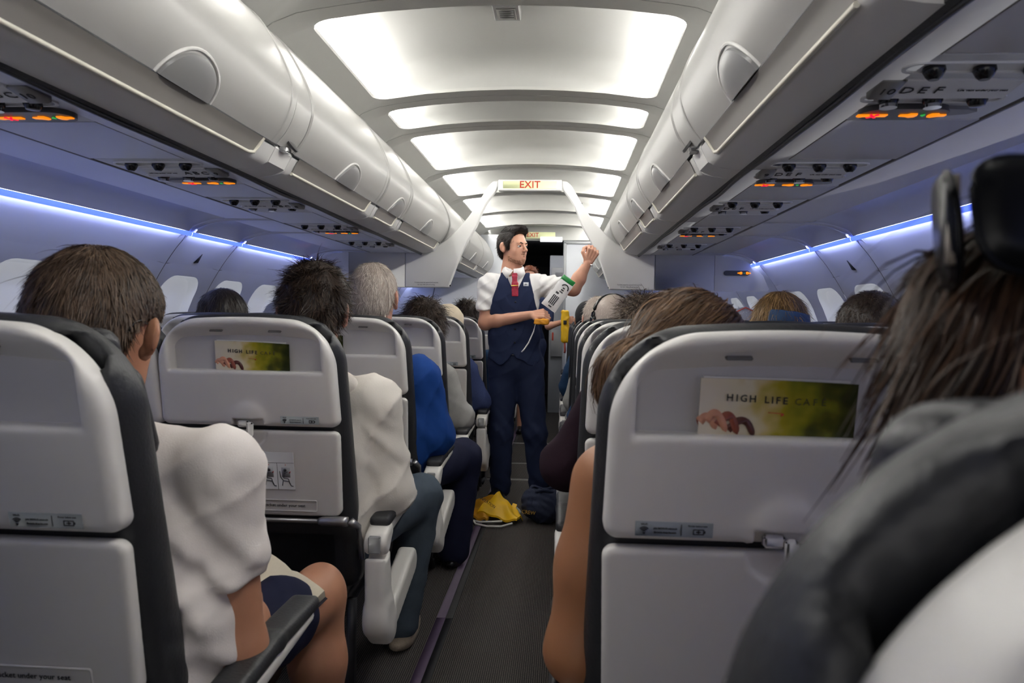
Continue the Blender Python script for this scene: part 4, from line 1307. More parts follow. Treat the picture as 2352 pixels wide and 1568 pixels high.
M_HBLACK = hair_mat('hair_black', '#15110f', '#453a33')
M_HGING = hair_mat('hair_auburn', '#3e2a1d', '#93704f')
M_HBLOND = hair_mat('hair_blond', '#5b4226', '#c09a64')
M_HWOMAN = hair_mat('hair_chestnut', '#281b14', '#6b4d38')
M_HWHITE = hair_mat('hair_white', '#8d8f9c', '#cfd2dc')
M_HCURL = hair_mat('hair_brown_grey', '#3d312a', '#927e6c')
M_HFA = hair_mat('hair_steward', '#17110f', '#3d2f29')

def grad(f, P, e=.0015):
    d = f(P)
    g = np.stack([f(P + np.eye(3)[i] * e) - d for i in range(3)], 1)
    return d, g / np.maximum(np.linalg.norm(g, axis=1), 1e-9)[:, None]

def strand_hair(name, capf, M, m, parent, h=.006, n=3000, length=.035, lift=.25, seed=1, flow=None, curl=0.0, curlf=200., width=.0011, segs=4, jitter=.35, clump=.5, sel=None, fly=0.0, drop=0.0, lenf=None):
    """base volume plus individual ribbon strands, in the head's local frame; returns one mesh object"""
    rng = np.random.default_rng(seed)
    V, Q = surfnet(capf, h)
    nb = len(V)
    pool = V if sel is None else V[sel(V)]
    R = pool[rng.integers(0, len(pool), n)] + rng.normal(0, h * .45, (n, 3))
    d, N = grad(capf, R)
    R = R - N * (d + .003)[:, None]
    if flow is None:
        crown = np.array([0.0, -.045, .115])
        flow = lambda p: (p - crown) * np.array([1., 1., .5]) + np.array([0, 0, -.05])
    T = flow(R)
    T = T - N * (T * N).sum(1)[:, None]
    T /= np.maximum(np.linalg.norm(T, axis=1), 1e-6)[:, None]
    cl = np.stack([np.sin(R @ np.array(w) * 95 + o) for w, o in (((1, .3, .5), 0.), ((.2, 1, -.6), 1.3), ((-.5, .4, 1), 2.1))], 1)
    J = rng.normal(0, jitter, (n, 3)) + cl * clump * jitter
    ln = length * rng.uniform(.6, 1.2, n)
    if lenf is not None: ln = ln * lenf(R)
    fl = rng.random(n) < fly
    ln[fl] *= 1.7
    lf = lift * rng.uniform(.3, 1.3, n); lf[fl] += .6
    P = [R]; D = T + N * lf[:, None] + J
    D /= np.linalg.norm(D, axis=1)[:, None]
    A = np.cross(D, N); A /= np.maximum(np.linalg.norm(A, axis=1), 1e-6)[:, None]
    ph = rng.uniform(0, 6.28, n)
    cur = R.copy(); Ng = N; dd = np.zeros(n)
    for k in range(segs):
        t = flow(cur)
        near = np.exp(-np.maximum(dd, 0) / .02)[:, None]
        t = t - Ng * (t * Ng).sum(1)[:, None] * near
        t /= np.maximum(np.linalg.norm(t, axis=1), 1e-6)[:, None]
        fade = 1 - (k / segs)
        Dk = t + Ng * (lf * fade)[:, None] + J * (.6 + .4 * fade) + np.array([0, 0, -1.]) * (drop * (k + 1) / segs)
        Dk /= np.linalg.norm(Dk, axis=1)[:, None]
        cur = cur + Dk * (ln / segs)[:, None]
        if curl:
            sft = (k + 1) / segs * ln * curlf
            cur = cur + (A * np.cos(ph + sft)[:, None] + Ng * np.sin(ph + sft)[:, None]) * curl
        dd, Ng = grad(capf, cur)
        pen = np.maximum(0, .0012 - dd)
        cur = cur + Ng * pen[:, None]
        P.append(cur.copy())
    verts = []; 
    W = np.cross(D, N); W /= np.maximum(np.linalg.norm(W, axis=1), 1e-6)[:, None]
    W = W + N * rng.normal(0, .35, n)[:, None]
    for k in range(segs + 1):
        w = width * (1 - .8 * (k / segs) ** 2)
        verts.append(P[k] - W * w); verts.append(P[k] + W * w)
    S = np.stack(verts, 1).reshape(-1, 3)
    c = 2 * (segs + 1)
    base = np.arange(n)[:, None] * c + nb
    Fq = np.concatenate([base + np.array([2 * k, 2 * k + 1, 2 * k + 3, 2 * k + 2]) for k in range(segs)])
    allV = np.concatenate([V, S])
    Mx = np.array(M); allV = allV @ Mx[:3, :3].T + Mx[:3, 3]
    o = mk(name, allV, [Q, Fq], m, parent)
    tint = np.concatenate([np.full(nb, .12), np.repeat(np.clip(rng.beta(1.6, 2.6, n) + .12 * cl[:, 0], 0, 1), c)])
    at_ = o.data.attributes.new('tint', 'FLOAT', 'POINT')
    at_.data.foreach_set('value', tint.astype(np.float32))
    return o

def head_skin(s=1.0, face=0, ears=True, jaw=1.0, ea=.45, ex=0.0):
    """local head: x right, y forward, z up, origin between the ears"""
    g = [ell((0, -.012 * s, .030 * s), (.074 * s, .094 * s, .088 * s)), ell((0, .028 * s, -.03 * s), (.060 * s, .062 * s, .085 * s)), ell((0, .042 * s, -.078 * s), (.043 * s * jaw, .043 * s, .036 * s))]
    g.append(caps((0, -.012 * s, -.06 * s), (0, -.030 * s, -.20 * s), .053 * s, .056 * s))
    f = su(.03 * s, *g)
    if face:
        f = su(.014, f, caps((-.032, .074, .020), (.032, .074, .020), .0125), ell((.036, .052, -.032), (.022, .022, .026)), ell((-.036, .052, -.032), (.022, .022, .026)), ell((0, .074, -.100), (.022, .016, .017)))
        f = cut(f, su(.002, ell((.031, .094, .001), (.0165, .016, .0095)), ell((-.031, .094, .001), (.0165, .016, .0095))), .010)
        f = su(.006, f, caps((0, .084, .012), (0, .108, -.024), .0065, .0105), ell((.010, .098, -.029), (.0075, .010, .0065)), ell((-.010, .098, -.029), (.0075, .010, .0065)))
        f = su(.005, f, caps((-.017, .082, -.063), (0, .0895, -.0595), .0045, .0055), caps((.017, .082, -.063), (0, .0895, -.0595), .0045, .0055), caps((-.015, .081, -.070), (.015, .081, -.070), .0055))
        f = cut(f, caps((-.022, .092, -.0665), (.022, .092, -.0665), .0022), .003)
    if ears:
        for sx in (-1, 1):
            e = su(.004, ell((sx * (.083 + ex) * s, -.018 * s, -.004 * s), (.0075 * s, .021 * s, .031 * s), np.array(Matrix.Rotation(sx * ea, 3, 'Z'))), ell((sx * (.081 + ex * .6) * s, -.012 * s, -.028 * s), (.009 * s, .011 * s, .013 * s)))
            f = su(.006, f, e)
    return f

def hair_cap(s=1.0, t=.012, line=None, nape=-.065, extra=()):
    g = su(.03 * s, ell((0, -.012 * s, .032 * s), (.074 * s + t, .094 * s + t, .088 * s + t)), ell((0, -.045 * s, -.02 * s), (.062 * s + t * .8, .052 * s + t * .8, .062 * s + t * .6)), *extra)
    tab = line or [(-.13, nape), (-.055, nape), (-.035, -.035), (-.022, .012), (-.002, .034), (.008, .005), (.020, -.012), (.028, .03), (.05, .055), (.08, .080), (.12, .095)]
    tab = [(a * s, b * s) for a, b in tab]
    def f(p):
        zl = interp(tab, p[:, 1])
        return smax(g(p), (zl - p[:, 2]) * .75, .006)
    f.bb = g.bb
    return f

def hand(w, d, n, side, curl=(.9, .9, .9, .9), thumb=.5, s=1.0, spread=.06):
    """w wrist, d finger direction, n direction the back of the hand faces; side +1/-1 which way the thumb leaves; returns sdf"""
    w = np.array(w, float); d = np.array(d, float) / np.linalg.norm(d); n = np.array(n, float); n -= d * (n @ d); n /= np.linalg.norm(n)
    t = np.cross(d, n) * side          # towards the thumb
    P = []
    L = [(.040, .024, .019), (.044, .028, .021), (.041, .026, .020), (.032, .019, .017)]
    for i in range(4):
        o = (1.5 - i) * .0195 * s
        k = w + d * (.088 - .004 * abs(i - 1)) * s + t * o * 1.05
        P.append(caps(w + t * o * .62 + d * .01 * s, k, .0125 * s, .0108 * s))
        a = curl[i] * .75; p = k; dd = d.copy()
        sp = t * (1.5 - i) * spread
        for j, l in enumerate(L[i]):
            dd = d * math.cos(a) - n * math.sin(a) + sp * math.cos(a)
            dd /= np.linalg.norm(dd)
            q = p + dd * l * s
            P.append(caps(p, q, (.0095 - .0009 * j) * s, (.0088 - .001 * j) * s)); p = q
            a += curl[i] * (1.0 if j == 0 else .7)
    p = w + d * .022 * s + t * .020 * s
    a1 = (d * .62 + t * .75 - n * .25 * thumb); a1 /= np.linalg.norm(a1); q = p + a1 * .046 * s
    a2 = (d * .8 + t * (.45 - .5 * thumb) - n * .75 * thumb); a2 /= np.linalg.norm(a2); r = q + a2 * .032 * s
    a3 = (d * .7 + t * (.1 - .7 * thumb) - n * .8 * thumb); a3 /= np.linalg.norm(a3)
    P += [caps(p, q, .0155 * s, .0115 * s), caps(q, r, .0108 * s, .0098 * s), caps(r, r + a3 * .024 * s, .0096 * s, .0082 * s)]
    return su(.0055 * s, *P)

def folds(amp=.004, k=(28., 14., 20.), seed=0):
    r = np.random.default_rng(seed); ph = r.uniform(0, 6.28, 8)
    k = [q * 1.9 for q in k]
    def g(p):
        wx = p[:, 0] + .03 * np.sin(p[:, 2] * 17 + ph[0]) + .02 * np.sin(p[:, 1] * 23 + ph[1])
        wz = p[:, 2] + .03 * np.sin(p[:, 0] * 15 + ph[2]) + .02 * np.sin(p[:, 1] * 19 + ph[3])
        a = np.sin(wx * k[0] + wz * k[1] * .5 + ph[4]); b = np.sin(wz * k[1] + p[:, 1] * k[2] * .6 - wx * k[0] * .3 + ph[5])
        c = np.sin((wx * .7 + wz) * 62 + p[:, 1] * 30 + ph[6])
        rid = (1 - np.abs(np.sin((wx - .8 * wz) * 24 + p[:, 1] * 15 + ph[7]))) ** 3
        return amp * (.45 * a * b + .30 * c * (a > -.3) - .9 * rid + .2)
    return g

def person(label, group='people on board', loc=(0, 0, 0)):
    return tag(empty('person', loc), label, 'person', group)

# ------------------------------------------------------------------ seated passengers
def passenger(label, hc, s=1.1, yaw=0., pitch=-.12, roll=0., skin=M_SKIN1, hair=M_HDARK, style=None, sh=None, el=None, wr=None, shirt=M_WHITE, sleeve='long', trousers=None, hv=.008, body=True, sx=1, arm_r=(.068, .056, .045), cap_t=.012, nape=-.065, fold=.004, haircap=None, torso=None, hands=True, line=None, seed=1):
    """hc head centre; sx = +1 when the aisle lies on the passenger's right side; sh/el/wr shoulder, elbow, wrist on the aisle side"""
    P = person(label)
    M = frame(hc, yaw, pitch, roll)
    prims = [xf(head_skin(s), M)]
    neck = np.array(hc) + np.array([0, -.02, -.20 * s])
    if sh is None: sh = (hc[0] + sx * .19, hc[1] + .01, hc[2] - .29)
    sh = np.array(sh, float); osh = np.array([2 * hc[0] - sh[0], sh[1] + .01, sh[2] - .005])
    if el is None: el = sh + np.array([sx * .035, .04, -.25])
    el = np.array(el, float); oel = np.array([2 * hc[0] - el[0], el[1] + .02, el[2]])
    if wr is None: wr = el + np.array([-sx * .08, .24, .0])
    wr = np.array(wr, float); owr = oel + np.array([sx * .08, .24, 0])
    hip = np.array([hc[0], sh[1] + .02, .53])
    mid = (sh + osh) / 2
    # body (skin): head, neck and both arms as one surface joined through the chest
    core = [caps(neck, mid + V3(0, .01, -.03), .056 * s, .07), caps(sh, osh, .045), caps(mid, hip, .09, .10)]
    for a, b, c in ((sh, el, wr), (osh, oel, owr)):
        core += [caps(a, b, arm_r[0] * .72, arm_r[1] * .78), caps(b, c, arm_r[1] * .76, .027)]
    f = su(.03, *prims, *core)
    if hands:
        f = su(.008, f, hand(wr, V3(-sx * .3, .9, -.2), V3(0, .2, 1), -sx, (.5,) * 4, .4), hand(owr, V3(sx * .3, .9, -.2), V3(0, .2, 1), sx, (.5,) * 4, .4))
    sdf('body', f, hv, skin, P)
    # upper garment
    g = [caps(sh, osh, arm_r[0]), caps(mid, hip, .125, .135), ell(mid + V3(0, .0, -.14), (.185, .12, .19)), ell(hip + V3(0, .02, .05), (.165, .125, .16))]
    if torso: g += torso
    cloth = su(.05, *g)
    ends = (1.0 if sleeve == 'long' else .62)
    arms = []
    for a, b, c in ((sh, el, wr), (osh, oel, owr)):
        if sleeve == 'long':
            arms += [caps(a, b, arm_r[0], arm_r[1]), caps(b, c + (b - c) * .15, arm_r[1], arm_r[2])]
        elif sleeve == 'short':
            e = a + (b - a) * .66
            arms += [caps(a, e - (e - a) * .08, arm_r[0], arm_r[1] * 1.06)]
        elif sleeve == 'none':
            pass
    if arms: cloth = su(.035, cloth, *arms)
    if sleeve == 'short':
        for a, b in ((sh, el), (osh, oel)):
            d = (b - a) / np.linalg.norm(b - a); cloth = cut(cloth, (lambda dd, q: (lambda p: -((p - q) @ dd)))(d, a + (b - a) * .66) if False else half(-d, -d @ (a + (b - a) * .66)) , .004) if False else cloth
    cloth = cut(cloth, caps(neck + V3(0, .01, .03), neck + V3(0, .02, .2), .060 * s, .075), .01)
    if fold: cloth = disp(cloth, folds(fold, seed=seed))
    sdf('shirt', cloth, hv * 1.15, shirt, P)
    # legs
    if trousers is not None:
        m, kn, an, r = trousers
        kn = np.array(kn, float); an = np.array(an, float)
        ok = np.array([2 * hc[0] - kn[0], kn[1], kn[2]]); oa = np.array([2 * hc[0] - an[0], an[1], an[2]])
        L = []
        for hp, k, a in ((hip + V3(sx * .09, .05, -.02), kn, an), (hip + V3(-sx * .09, .05, -.02), ok, oa)):
            L += [caps(hp, k, r[0], r[1]), caps(k, a, r[1], r[2])]
        t = disp(su(.03, *L), folds(.004, seed=seed + 5))
        sdf('trousers', t, hv * 1.4, m, P)
        for a in (an, oa):
            sdf('shoe', su(.03, caps(a + V3(0, .0, -.02 - a[2] + .06), a + V3(0, .15, -a[2] + .045), .045, .040), ell(a + V3(0, .05, -a[2] + .03), (.048, .14, .03))), .012, M_SHOE if m is not M_JEANS else M_SNEAK, P)
    # hair
    st = dict(n=2500, length=.035, lift=.25, h=.007, seed=seed)
    st.update(style or {})
    if hair is not None:
        cap = haircap or hair_cap(s, cap_t, nape=nape, line=line)
        strand_hair('hair', cap, M, hair, P, **st)
    return P, M
# ---- man in the nearest left seat: white tee, reading
A_ = V3(-.355, 1.235, .925); E_ = V3(-.318, 1.22, .615); W_ = V3(-.42, 1.50, .60)
hc = (-.570, 1.235, 1.158)
P1 = person('man with thick brown hair in white t-shirt and dark shorts, nearest on the left')
M1 = frame(hc, -.10, -.22, .03)
prims = [xf(head_skin(1.10, ea=1.05, ex=.022), M1)]
OA, OE, OW = V3(-.775, 1.25, .92), V3(-.83, 1.26, .63), V3(-.70, 1.52, .60)
KN, AN = V3(-.345, 1.735, .525), V3(-.325, 1.725, .07)
OK_, OAN = V3(-.76, 1.73, .525), V3(-.76, 1.73, .07)
core = [caps((-.565, 1.20, .99), (-.565, 1.24, .90), .066, .075), caps(A_, OA, .05), caps((-.565, 1.24, .88), (-.57, 1.22, .55), .10, .11)]
for a, b, c in ((A_, E_, W_), (OA, OE, OW)): core += [caps(a, b, .052, .0495), caps(b, b + (c - b) * .45, .0475, .046), caps(b + (c - b) * .45, c, .046, .029)]
for hp, k, a in ((V3(-.49, 1.27, .50), KN, AN), (V3(-.65, 1.27, .50), OK_, OAN)):
    core += [caps(hp, k + V3(0, -.04, -.005), .085, .066), ell(k + V3(0, .01, .0), (.058, .062, .066)), caps(k + V3(0, .0, -.02), k + (a - k) * .35 + V3(0, -.02, 0), .060, .064), caps(k + (a - k) * .35 + V3(0, -.02, 0), a, .064, .040)]
f1 = su(.03, *prims, *core)
f1 = su(.007, f1, hand(W_, V3(-.35, .85, -.15), V3(.5, .1, .8), -1, (.55, .6, .6, .65), .4), hand(OW, V3(.35, .85, -.15), V3(-.5, .1, .8), 1, (.55, .6, .6, .65), .4))
sdf('body', f1, .0065, M_SKIN4, P1)
tee = su(.05, caps(A_, OA, .072), ell((-.565, 1.245, .80), (.20, .125, .21)), ell((-.565, 1.25, .60), (.19, .135, .17)), caps((-.43, 1.17, .80), (-.40, 1.18, .70), .075, .085), caps((-.40, 1.18, .70), (-.385, 1.19, .52), .085, .10))
slv = su(.02, *[caps(a, a + (b - a) * .66, .073, .066) for a, b in ((A_, E_), (OA, OE))])
def sleeve_cut(p):
    # open, straight sleeve hems
    out = np.full(len(p), 9.)
    for a, b in ((A_, E_), (OA, OE)):
        d = (b - a) / np.linalg.norm(b - a); q = a + (b - a) * .60
        out = np.minimum(out, np.maximum(-((p - q) @ d), np.linalg.norm(p - q, axis=1) - .2))
    return out
slv2 = lambda p: smax(slv(p), -sleeve_cut(p), .003); slv2.bb = slv.bb
tee2 = su(.022, tee, slv2)
nk = caps((-.565, 1.205, 1.00), (-.565, 1.22, 1.2), .070, .09)
tee3 = cut(tee2, nk, .006)
def tee_folds(p):
    a = folds(.0045, (24., 10., 18.), 3)(p)
    th = np.arctan2(p[:, 2] - .735, p[:, 0] + .405); rr = np.hypot(p[:, 2] - .735, p[:, 0] + .405)
    a = a + .008 * np.exp(-rr / .09) * np.cos(th * 8 + 1.0) * np.minimum(1, rr / .03)
    a = a + .006 * np.clip((.76 - p[:, 2]) / .1, 0, 1) * np.sin((p[:, 0] * 1.0 + p[:, 2] * .45) * 105)
    # drag lines from the armpit and a bunched waist
    u = (p[:, 0] + .40) * .9 + (p[:, 2] - .74) * .75
    d = np.exp(-(((p[:, 0] + .36) / .09) ** 2 + ((p[:, 2] - .76) / .10) ** 2)) * .007 * np.sin(u * 115)
    w = np.exp(-((p[:, 2] - .60) / .10) ** 2) * .006 * np.sin(p[:, 2] * 85 + p[:, 0] * 60)
    seam = -.0025 * np.exp(-((p[:, 0] + .425 + .12 * (p[:, 2] - .8)) / .004) ** 2) * (p[:, 2] > .72)
    hem = -.003 * np.exp(-(((p - A_) @ ((E_ - A_) / np.linalg.norm(E_ - A_)) - .170) / .004) ** 2)
    return a + d + w - seam * .6 - hem * .5
sdf('t_shirt', disp(tee3, tee_folds), .0065, M_WHITE, P1)
shorts = disp(su(.03, caps((-.49, 1.27, .50), V3(-.49, 1.27, .50) + (KN - V3(-.49, 1.27, .50)) * .70, .100, .090), caps((-.65, 1.27, .50), V3(-.65, 1.27, .50) + (OK_ - V3(-.65, 1.27, .50)) * .70, .100, .090), ell((-.57, 1.25, .51), (.17, .13, .10))), folds(.004, seed=9))
sdf('shorts', shorts, .010, M_NAVYTR, P1)
strand_hair('hair', hair_cap(1.10, .017, nape=-.060, line=[(-.13, -.062), (-.058, -.062), (-.046, -.05), (-.038, -.01), (-.030, .012), (-.01, .026), (.03, .03), (.05, .055), (.08, .08), (.12, .095)]), M1, M_HBROWN, P1, h=.006, n=15000, length=.034, lift=.12, jitter=.16, clump=1.0, width=.0008, seed=11, fly=.003, segs=4, drop=.25, lenf=lambda p: np.clip(.35 + (-.01 - p[:, 1]) * 22, .35, 1.0))
mb = MB(); Mx = Matrix(M1.tolist())
mb.tube([Mx @ Vector((.092, .0, .020)), Mx @ Vector((.098, -.030, .022)), Mx @ Vector((.099, -.046, .014)), Mx @ Vector((.096, -.054, -.004))], .0022, 6)
gl = tag(empty('eyeglasses'), 'dark glasses temple hooked over the ear of the man in white t-shirt', 'glasses'); mb.build('temple', M_DARK, gl, True)
# shoes
for a in (AN, OAN): sdf('shoe', su(.03, caps(a + V3(0, 0, -.01), a + V3(0, .14, -.03), .045, .04), ell(a + V3(0, .05, -.045), (.048, .14, .03))), .012, M_SNEAK, P1)
# ---- paperback on his lap
bk = tag(empty('paperback_book', (-.425, 1.60, .555)), 'open cream-paged paperback held on the lap of the man in white t-shirt', 'book')
def book_half(sg):
    mb = MB()
    n = 9; prof = [(0, 0.0), (.02, .010), (.05, .013), (.09, .010), (.105, .006)]
    top = [[(sg * x, y, z + .012) for x, z in prof] for y in (-.085, .085)]
    bot = [[(sg * x, y, z - .010) for x, z in prof] for y in (-.085, .085)]
    mb.loft(top, False); mb.loft(bot[::-1], False)
    mb.loft([top[0], bot[0]], False); mb.loft([bot[1], top[1]], False); mb.loft([[top[0][-1], top[1][-1]], [bot[0][-1], bot[1][-1]]], False)
    return mb
M_PAGE = mat('cream_pages', '#e3d9c2', .8, var=.06, scale=90, stretch=(1, 1, 30))
for sg in (-1, 1):
    smooth_by_angle(book_half(sg).build('page_block', M_PAGE, bk), 30)
mb = MB(); mb.bbox(-.108, .108, -.088, .088, -.013, -.010, .001); mb.build('cover', mat('book_cover', '#3d3a44', .5), bk)
bk.rotation_euler = (math.radians(28), math.radians(18), math.radians(-24))
# ---- safety card in the lower pocket ahead of him
sc_ = tag(empty('safety_card', (-.565, 1.965 + .10, .60)), 'blue and purple safety card reading Airbus A320 above the bare knee', 'card')
mb = MB(); mb.bbox(-.10, .125, -.002, 0, -.14, .0, .0006); cdd = mb.build('sheet', mat('card_blue', '#23409a', .4, var=.04), sc_)
mb = MB(); mb.box(.060, .125, -.0026, -.002, -.14, 0); mb.build('purple_band', mat('card_purple', '#7b2a66', .4), cdd)
mb = MB(); mb.box(.054, .060, -.0028, -.002, -.14, 0); mb.build('white_rule', M_PAPER, cdd)
mb = MB(); mb.box(-.10, -.088, -.0028, -.002, -.14, 0); mb.build('white_edge', M_PAPER, cdd)
text('card_title', 'Safety on board', .016, mat('card_red', '#93304f', .5), cdd, (-.02, -.0024, -.022)); text('card_type', 'Airbus A320', .017, M_PAPER, cdd, (-.022, -.0024, -.046))
sc_.rotation_euler = (math.atan(TILT), 0, 0)

# ---- hoodie man, second left
spiky = lambda p: (p - V3(.0, -.03, .13)) * V3(1, 1, .4) + V3(.0, 0, -.02)
P2, M2 = passenger('man with dark spiky hair in off-white hoodie and jeans, second on the left', (-.512, 2.19, 1.205), s=1.14, yaw=.12, pitch=-.1, roll=.05, hair=M_HDARK, skin=M_SKIN3,
    style=dict(n=11000, length=.036, lift=.55, jitter=.33, clump=1.3, width=.0009, h=.007, flow=spiky, fly=.02), cap_t=.014, sh=(-.335, 2.20, .925), el=(-.285, 2.20, .665), wr=(-.42, 2.42, .63), shirt=M_HOOD, arm_r=(.082, .076, .055), trousers=(M_JEANS, (-.275, 2.66, .535), (-.33, 2.60, .09), (.098, .078, .065)), hv=.008, fold=.008, seed=21,
    torso=[caps((-.42, 2.14, .80), (-.40, 2.16, .58), .09, .11)])
sdf('hood', disp(su(.02, caps((-.64, 2.16, .985), (-.52, 2.105, 1.0), .030), caps((-.52, 2.105, 1.0), (-.40, 2.15, .985), .030), caps((-.40, 2.15, .985), (-.375, 2.24, .95), .030, .022), caps((-.64, 2.16, .985), (-.67, 2.24, .95), .030, .022), ell((-.52, 2.13, .94), (.13, .04, .07))), folds(.004, seed=4)), .008, M_HOOD, P2)
# ---- grey-haired man in blue
thin = lambda p: (p - V3(.0, -.02, .12)) * V3(1, 1, .5) + V3(0, 0, -.03)
P3, M3 = passenger('grey-haired man in royal blue t-shirt and navy trousers, third on the left', (-.545, 3.02, 1.262), s=1.16, pitch=-.05, skin=M_SKIN3, hair=M_HGREY, style=dict(n=9000, length=.030, lift=.12, jitter=.22, clump=.7, width=.0008, h=.008, flow=thin), cap_t=.007,
    sh=(-.365, 3.02, .925), el=(-.300, 3.04, .70), wr=(-.42, 3.26, .64), shirt=M_BLUET, sleeve='long', arm_r=(.100, .088, .05), trousers=(M_NAVYTR, (-.235, 3.50, .515), (-.27, 3.48, .08), (.105, .092, .08)), fold=.006, seed=31, hv=.009, torso=[ell((-.47, 3.0, .70), (.20, .15, .22))])
sdf('earbud', ell(np.array(Matrix(M3.tolist()) @ Vector((.094, .0, -.012))), (.006, .010, .010)), .003, M_DARK, P3)
curly = dict(curl=.006, curlf=110., lift=.7, jitter=.5)
P4, M4 = passenger('passenger with dark wavy hair and grey knit sleeve, fourth on the left', (-.485, 3.79, 1.135), s=1.10, pitch=-.15, roll=.15, hair=M_HDARK, style=dict(n=6000, length=.065, width=.0011, h=.009, drop=.7, **curly), cap_t=.018, nape=-.10,
    sh=(-.385, 3.79, .865), el=(-.285, 3.82, .665), shirt=M_GREYK, arm_r=(.075, .066, .05), fold=.006, seed=41, hv=.010)
P5, M5 = passenger('passenger in beige bonnet and navy speckled shirt, fifth on the left', (-.475, 4.57, 1.115), s=1.1, hair=None, sh=(-.37, 4.57, .85), el=(-.275, 4.60, .665), shirt=M_NAVYP, sleeve='long', arm_r=(.078, .066, .05), fold=.005, seed=51, hv=.011)
sdf('bonnet', disp(xf(hair_cap(1.1, .020, nape=-.05), M5), folds(.004, seed=6)), .009, M_CAPB, P5)
sdf('bare_forearm', caps((-.268, 4.60, .655), (-.33, 4.78, .63), .042, .035), .010, M_SKIN4, P5)
P6, _ = passenger('far passenger with dark curly hair, sixth on the left', (-.46, 5.37, 1.165), s=1.08, hair=M_HDARK, style=dict(n=2600, length=.05, width=.0013, h=.011, **curly), cap_t=.016, shirt=M_TEAL, hv=.013, fold=.004, seed=61)
P7, _ = passenger('far passenger in dark cap, seventh on the left near the steward', (-.47, 6.17, 1.14), s=1.08, hair=M_HBLACK, style=dict(n=1600, length=.03, width=.0014, h=.012), cap_t=.016, shirt=M_BLACKF, hv=.014, fold=.004, seed=71)
P8, _ = passenger('passenger with black hair low behind the left middle seat', (-1.19, 3.03, 1.15), s=1.1, hair=M_HBLACK, style=dict(n=2500, length=.04, width=.001, h=.010, lift=.1, jitter=.15), cap_t=.014, shirt=M_BLACKF, hv=.012, sh=(-1.0, 3.04, .86), seed=81)
P9, _ = passenger('passenger with white hair by the left windows', (-1.55, 4.57, 1.125), s=1.08, hair=M_HWHITE, style=dict(n=1500, length=.03, width=.0012, h=.012), cap_t=.014, shirt=M_GREYK, hv=.014, sh=(-1.40, 4.57, .86), seed=91)

# ---- right side
Q1 = person('woman with auburn hair and bare tanned arm, nearest right aisle seat')
hcR = (.455, 1.26, 1.105); MR = frame(hcR, .25, -.35, -.35)
SH, EL, WR = V3(.318, 1.20, .930), V3(.266, 1.175, .665), V3(.36, 1.42, .62)
OSH, OEL, OWR = V3(.66, 1.22, .93), V3(.74, 1.22, .66), V3(.62, 1.42, .62)
fq = su(.03, xf(head_skin(1.08), MR), caps((.48, 1.22, 1.0), (.49, 1.22, .90), .05, .06), caps(SH, OSH, .050), caps((.49, 1.23, .90), (.50, 1.22, .55), .10, .12), caps(SH, SH + (EL - SH) * .5, .066, .060), caps(SH + (EL - SH) * .5, EL, .060, .050), caps(EL, EL + (WR - EL) * .4, .047, .044), caps(EL + (WR - EL) * .4, WR, .042, .026), caps(OSH, OEL, .058, .044), caps(OEL, OWR, .042, .026))
fq = su(.007, fq, hand(WR, V3(.3, .9, -.2), V3(-.3, .2, 1), 1, (.5,) * 4), hand(OWR, V3(-.3, .9, -.2), V3(.3, .2, 1), -1, (.5,) * 4))
sdf('body', fq, .007, M_SKIN2, Q1)
sdf('vest_top', disp(su(.04, ell((.49, 1.24, .74), (.155, .115, .20)), ell((.49, 1.24, .56), (.16, .12, .12)), caps((.41, 1.20, .97), (.42, 1.18, .85), .03, .05), caps((.57, 1.20, .97), (.56, 1.18, .85), .03, .05)), folds(.004, seed=12)), .010, M_BLACKF, Q1)
sdf('trousers', su(.03, caps((.42, 1.26, .50), (.40, 1.68, .52), .09, .07), caps((.58, 1.26, .50), (.60, 1.68, .52), .09, .07), caps((.40, 1.68, .52), (.40, 1.64, .08), .07, .05), caps((.60, 1.68, .52), (.60, 1.64, .08), .07, .05)), .014, M_BLACKF, Q1)
Rm = np.array(Matrix(MR.tolist()).inverted())
loc_ = lambda p: tuple((Rm @ np.array(list(p) + [1.0]))[:3])
capR = hair_cap(1.08, .014, nape=-.09, extra=(caps(loc_((.41, 1.19, 1.15)), loc_((.335, 1.15, 1.115)), .050, .040), caps(loc_((.335, 1.15, 1.115)), loc_((.318, 1.15, 1.085)), .040, .030)), line=[(-.13, -.11), (-.03, -.11), (-.01, -.09), (.02, -.08), (.03, .02), (.05, .055), (.08, .08), (.12, .095)])
tgtR = np.array(loc_((.312, 1.15, 1.04)))
flowR = lambda p: tgtR - p
strand_hair('hair', capR, MR, M_HGING, Q1, h=.007, n=11000, length=.05, lift=.10, jitter=.13, clump=1.0, width=.0008, seed=101, flow=flowR, segs=5, fly=.015)
# second right: dark haired with plum sleeve
R2, M_ = passenger('person with dark hair and dark plum sleeve, second right aisle seat', (.60, 2.18, 1.125), s=1.12, hair=M_HBLACK, style=dict(n=5000, length=.07, lift=.1, jitter=.18, width=.0009, h=.009, drop=.8), cap_t=.016, nape=-.1, sx=-1, sh=(.365, 2.12, .945), el=(.252, 2.16, .765), wr=(.33, 2.42, .70), shirt=M_MAROON, arm_r=(.078, .070, .05), fold=.004, seed=111, hv=.010)
R3, _ = passenger('passenger with curly brown-grey hair and khaki sleeve, third right aisle seat', (.555, 3.0, 1.15), s=1.06, hair=M_HCURL, style=dict(n=5000, length=.055, width=.0011, h=.010, curl=.008, curlf=150, lift=.9, jitter=.5), cap_t=.014, sx=-1, sh=(.40, 3.0, .90), el=(.315, 3.02, .72), shirt=M_KHAKI, arm_r=(.075, .068, .05), seed=121, hv=.011)
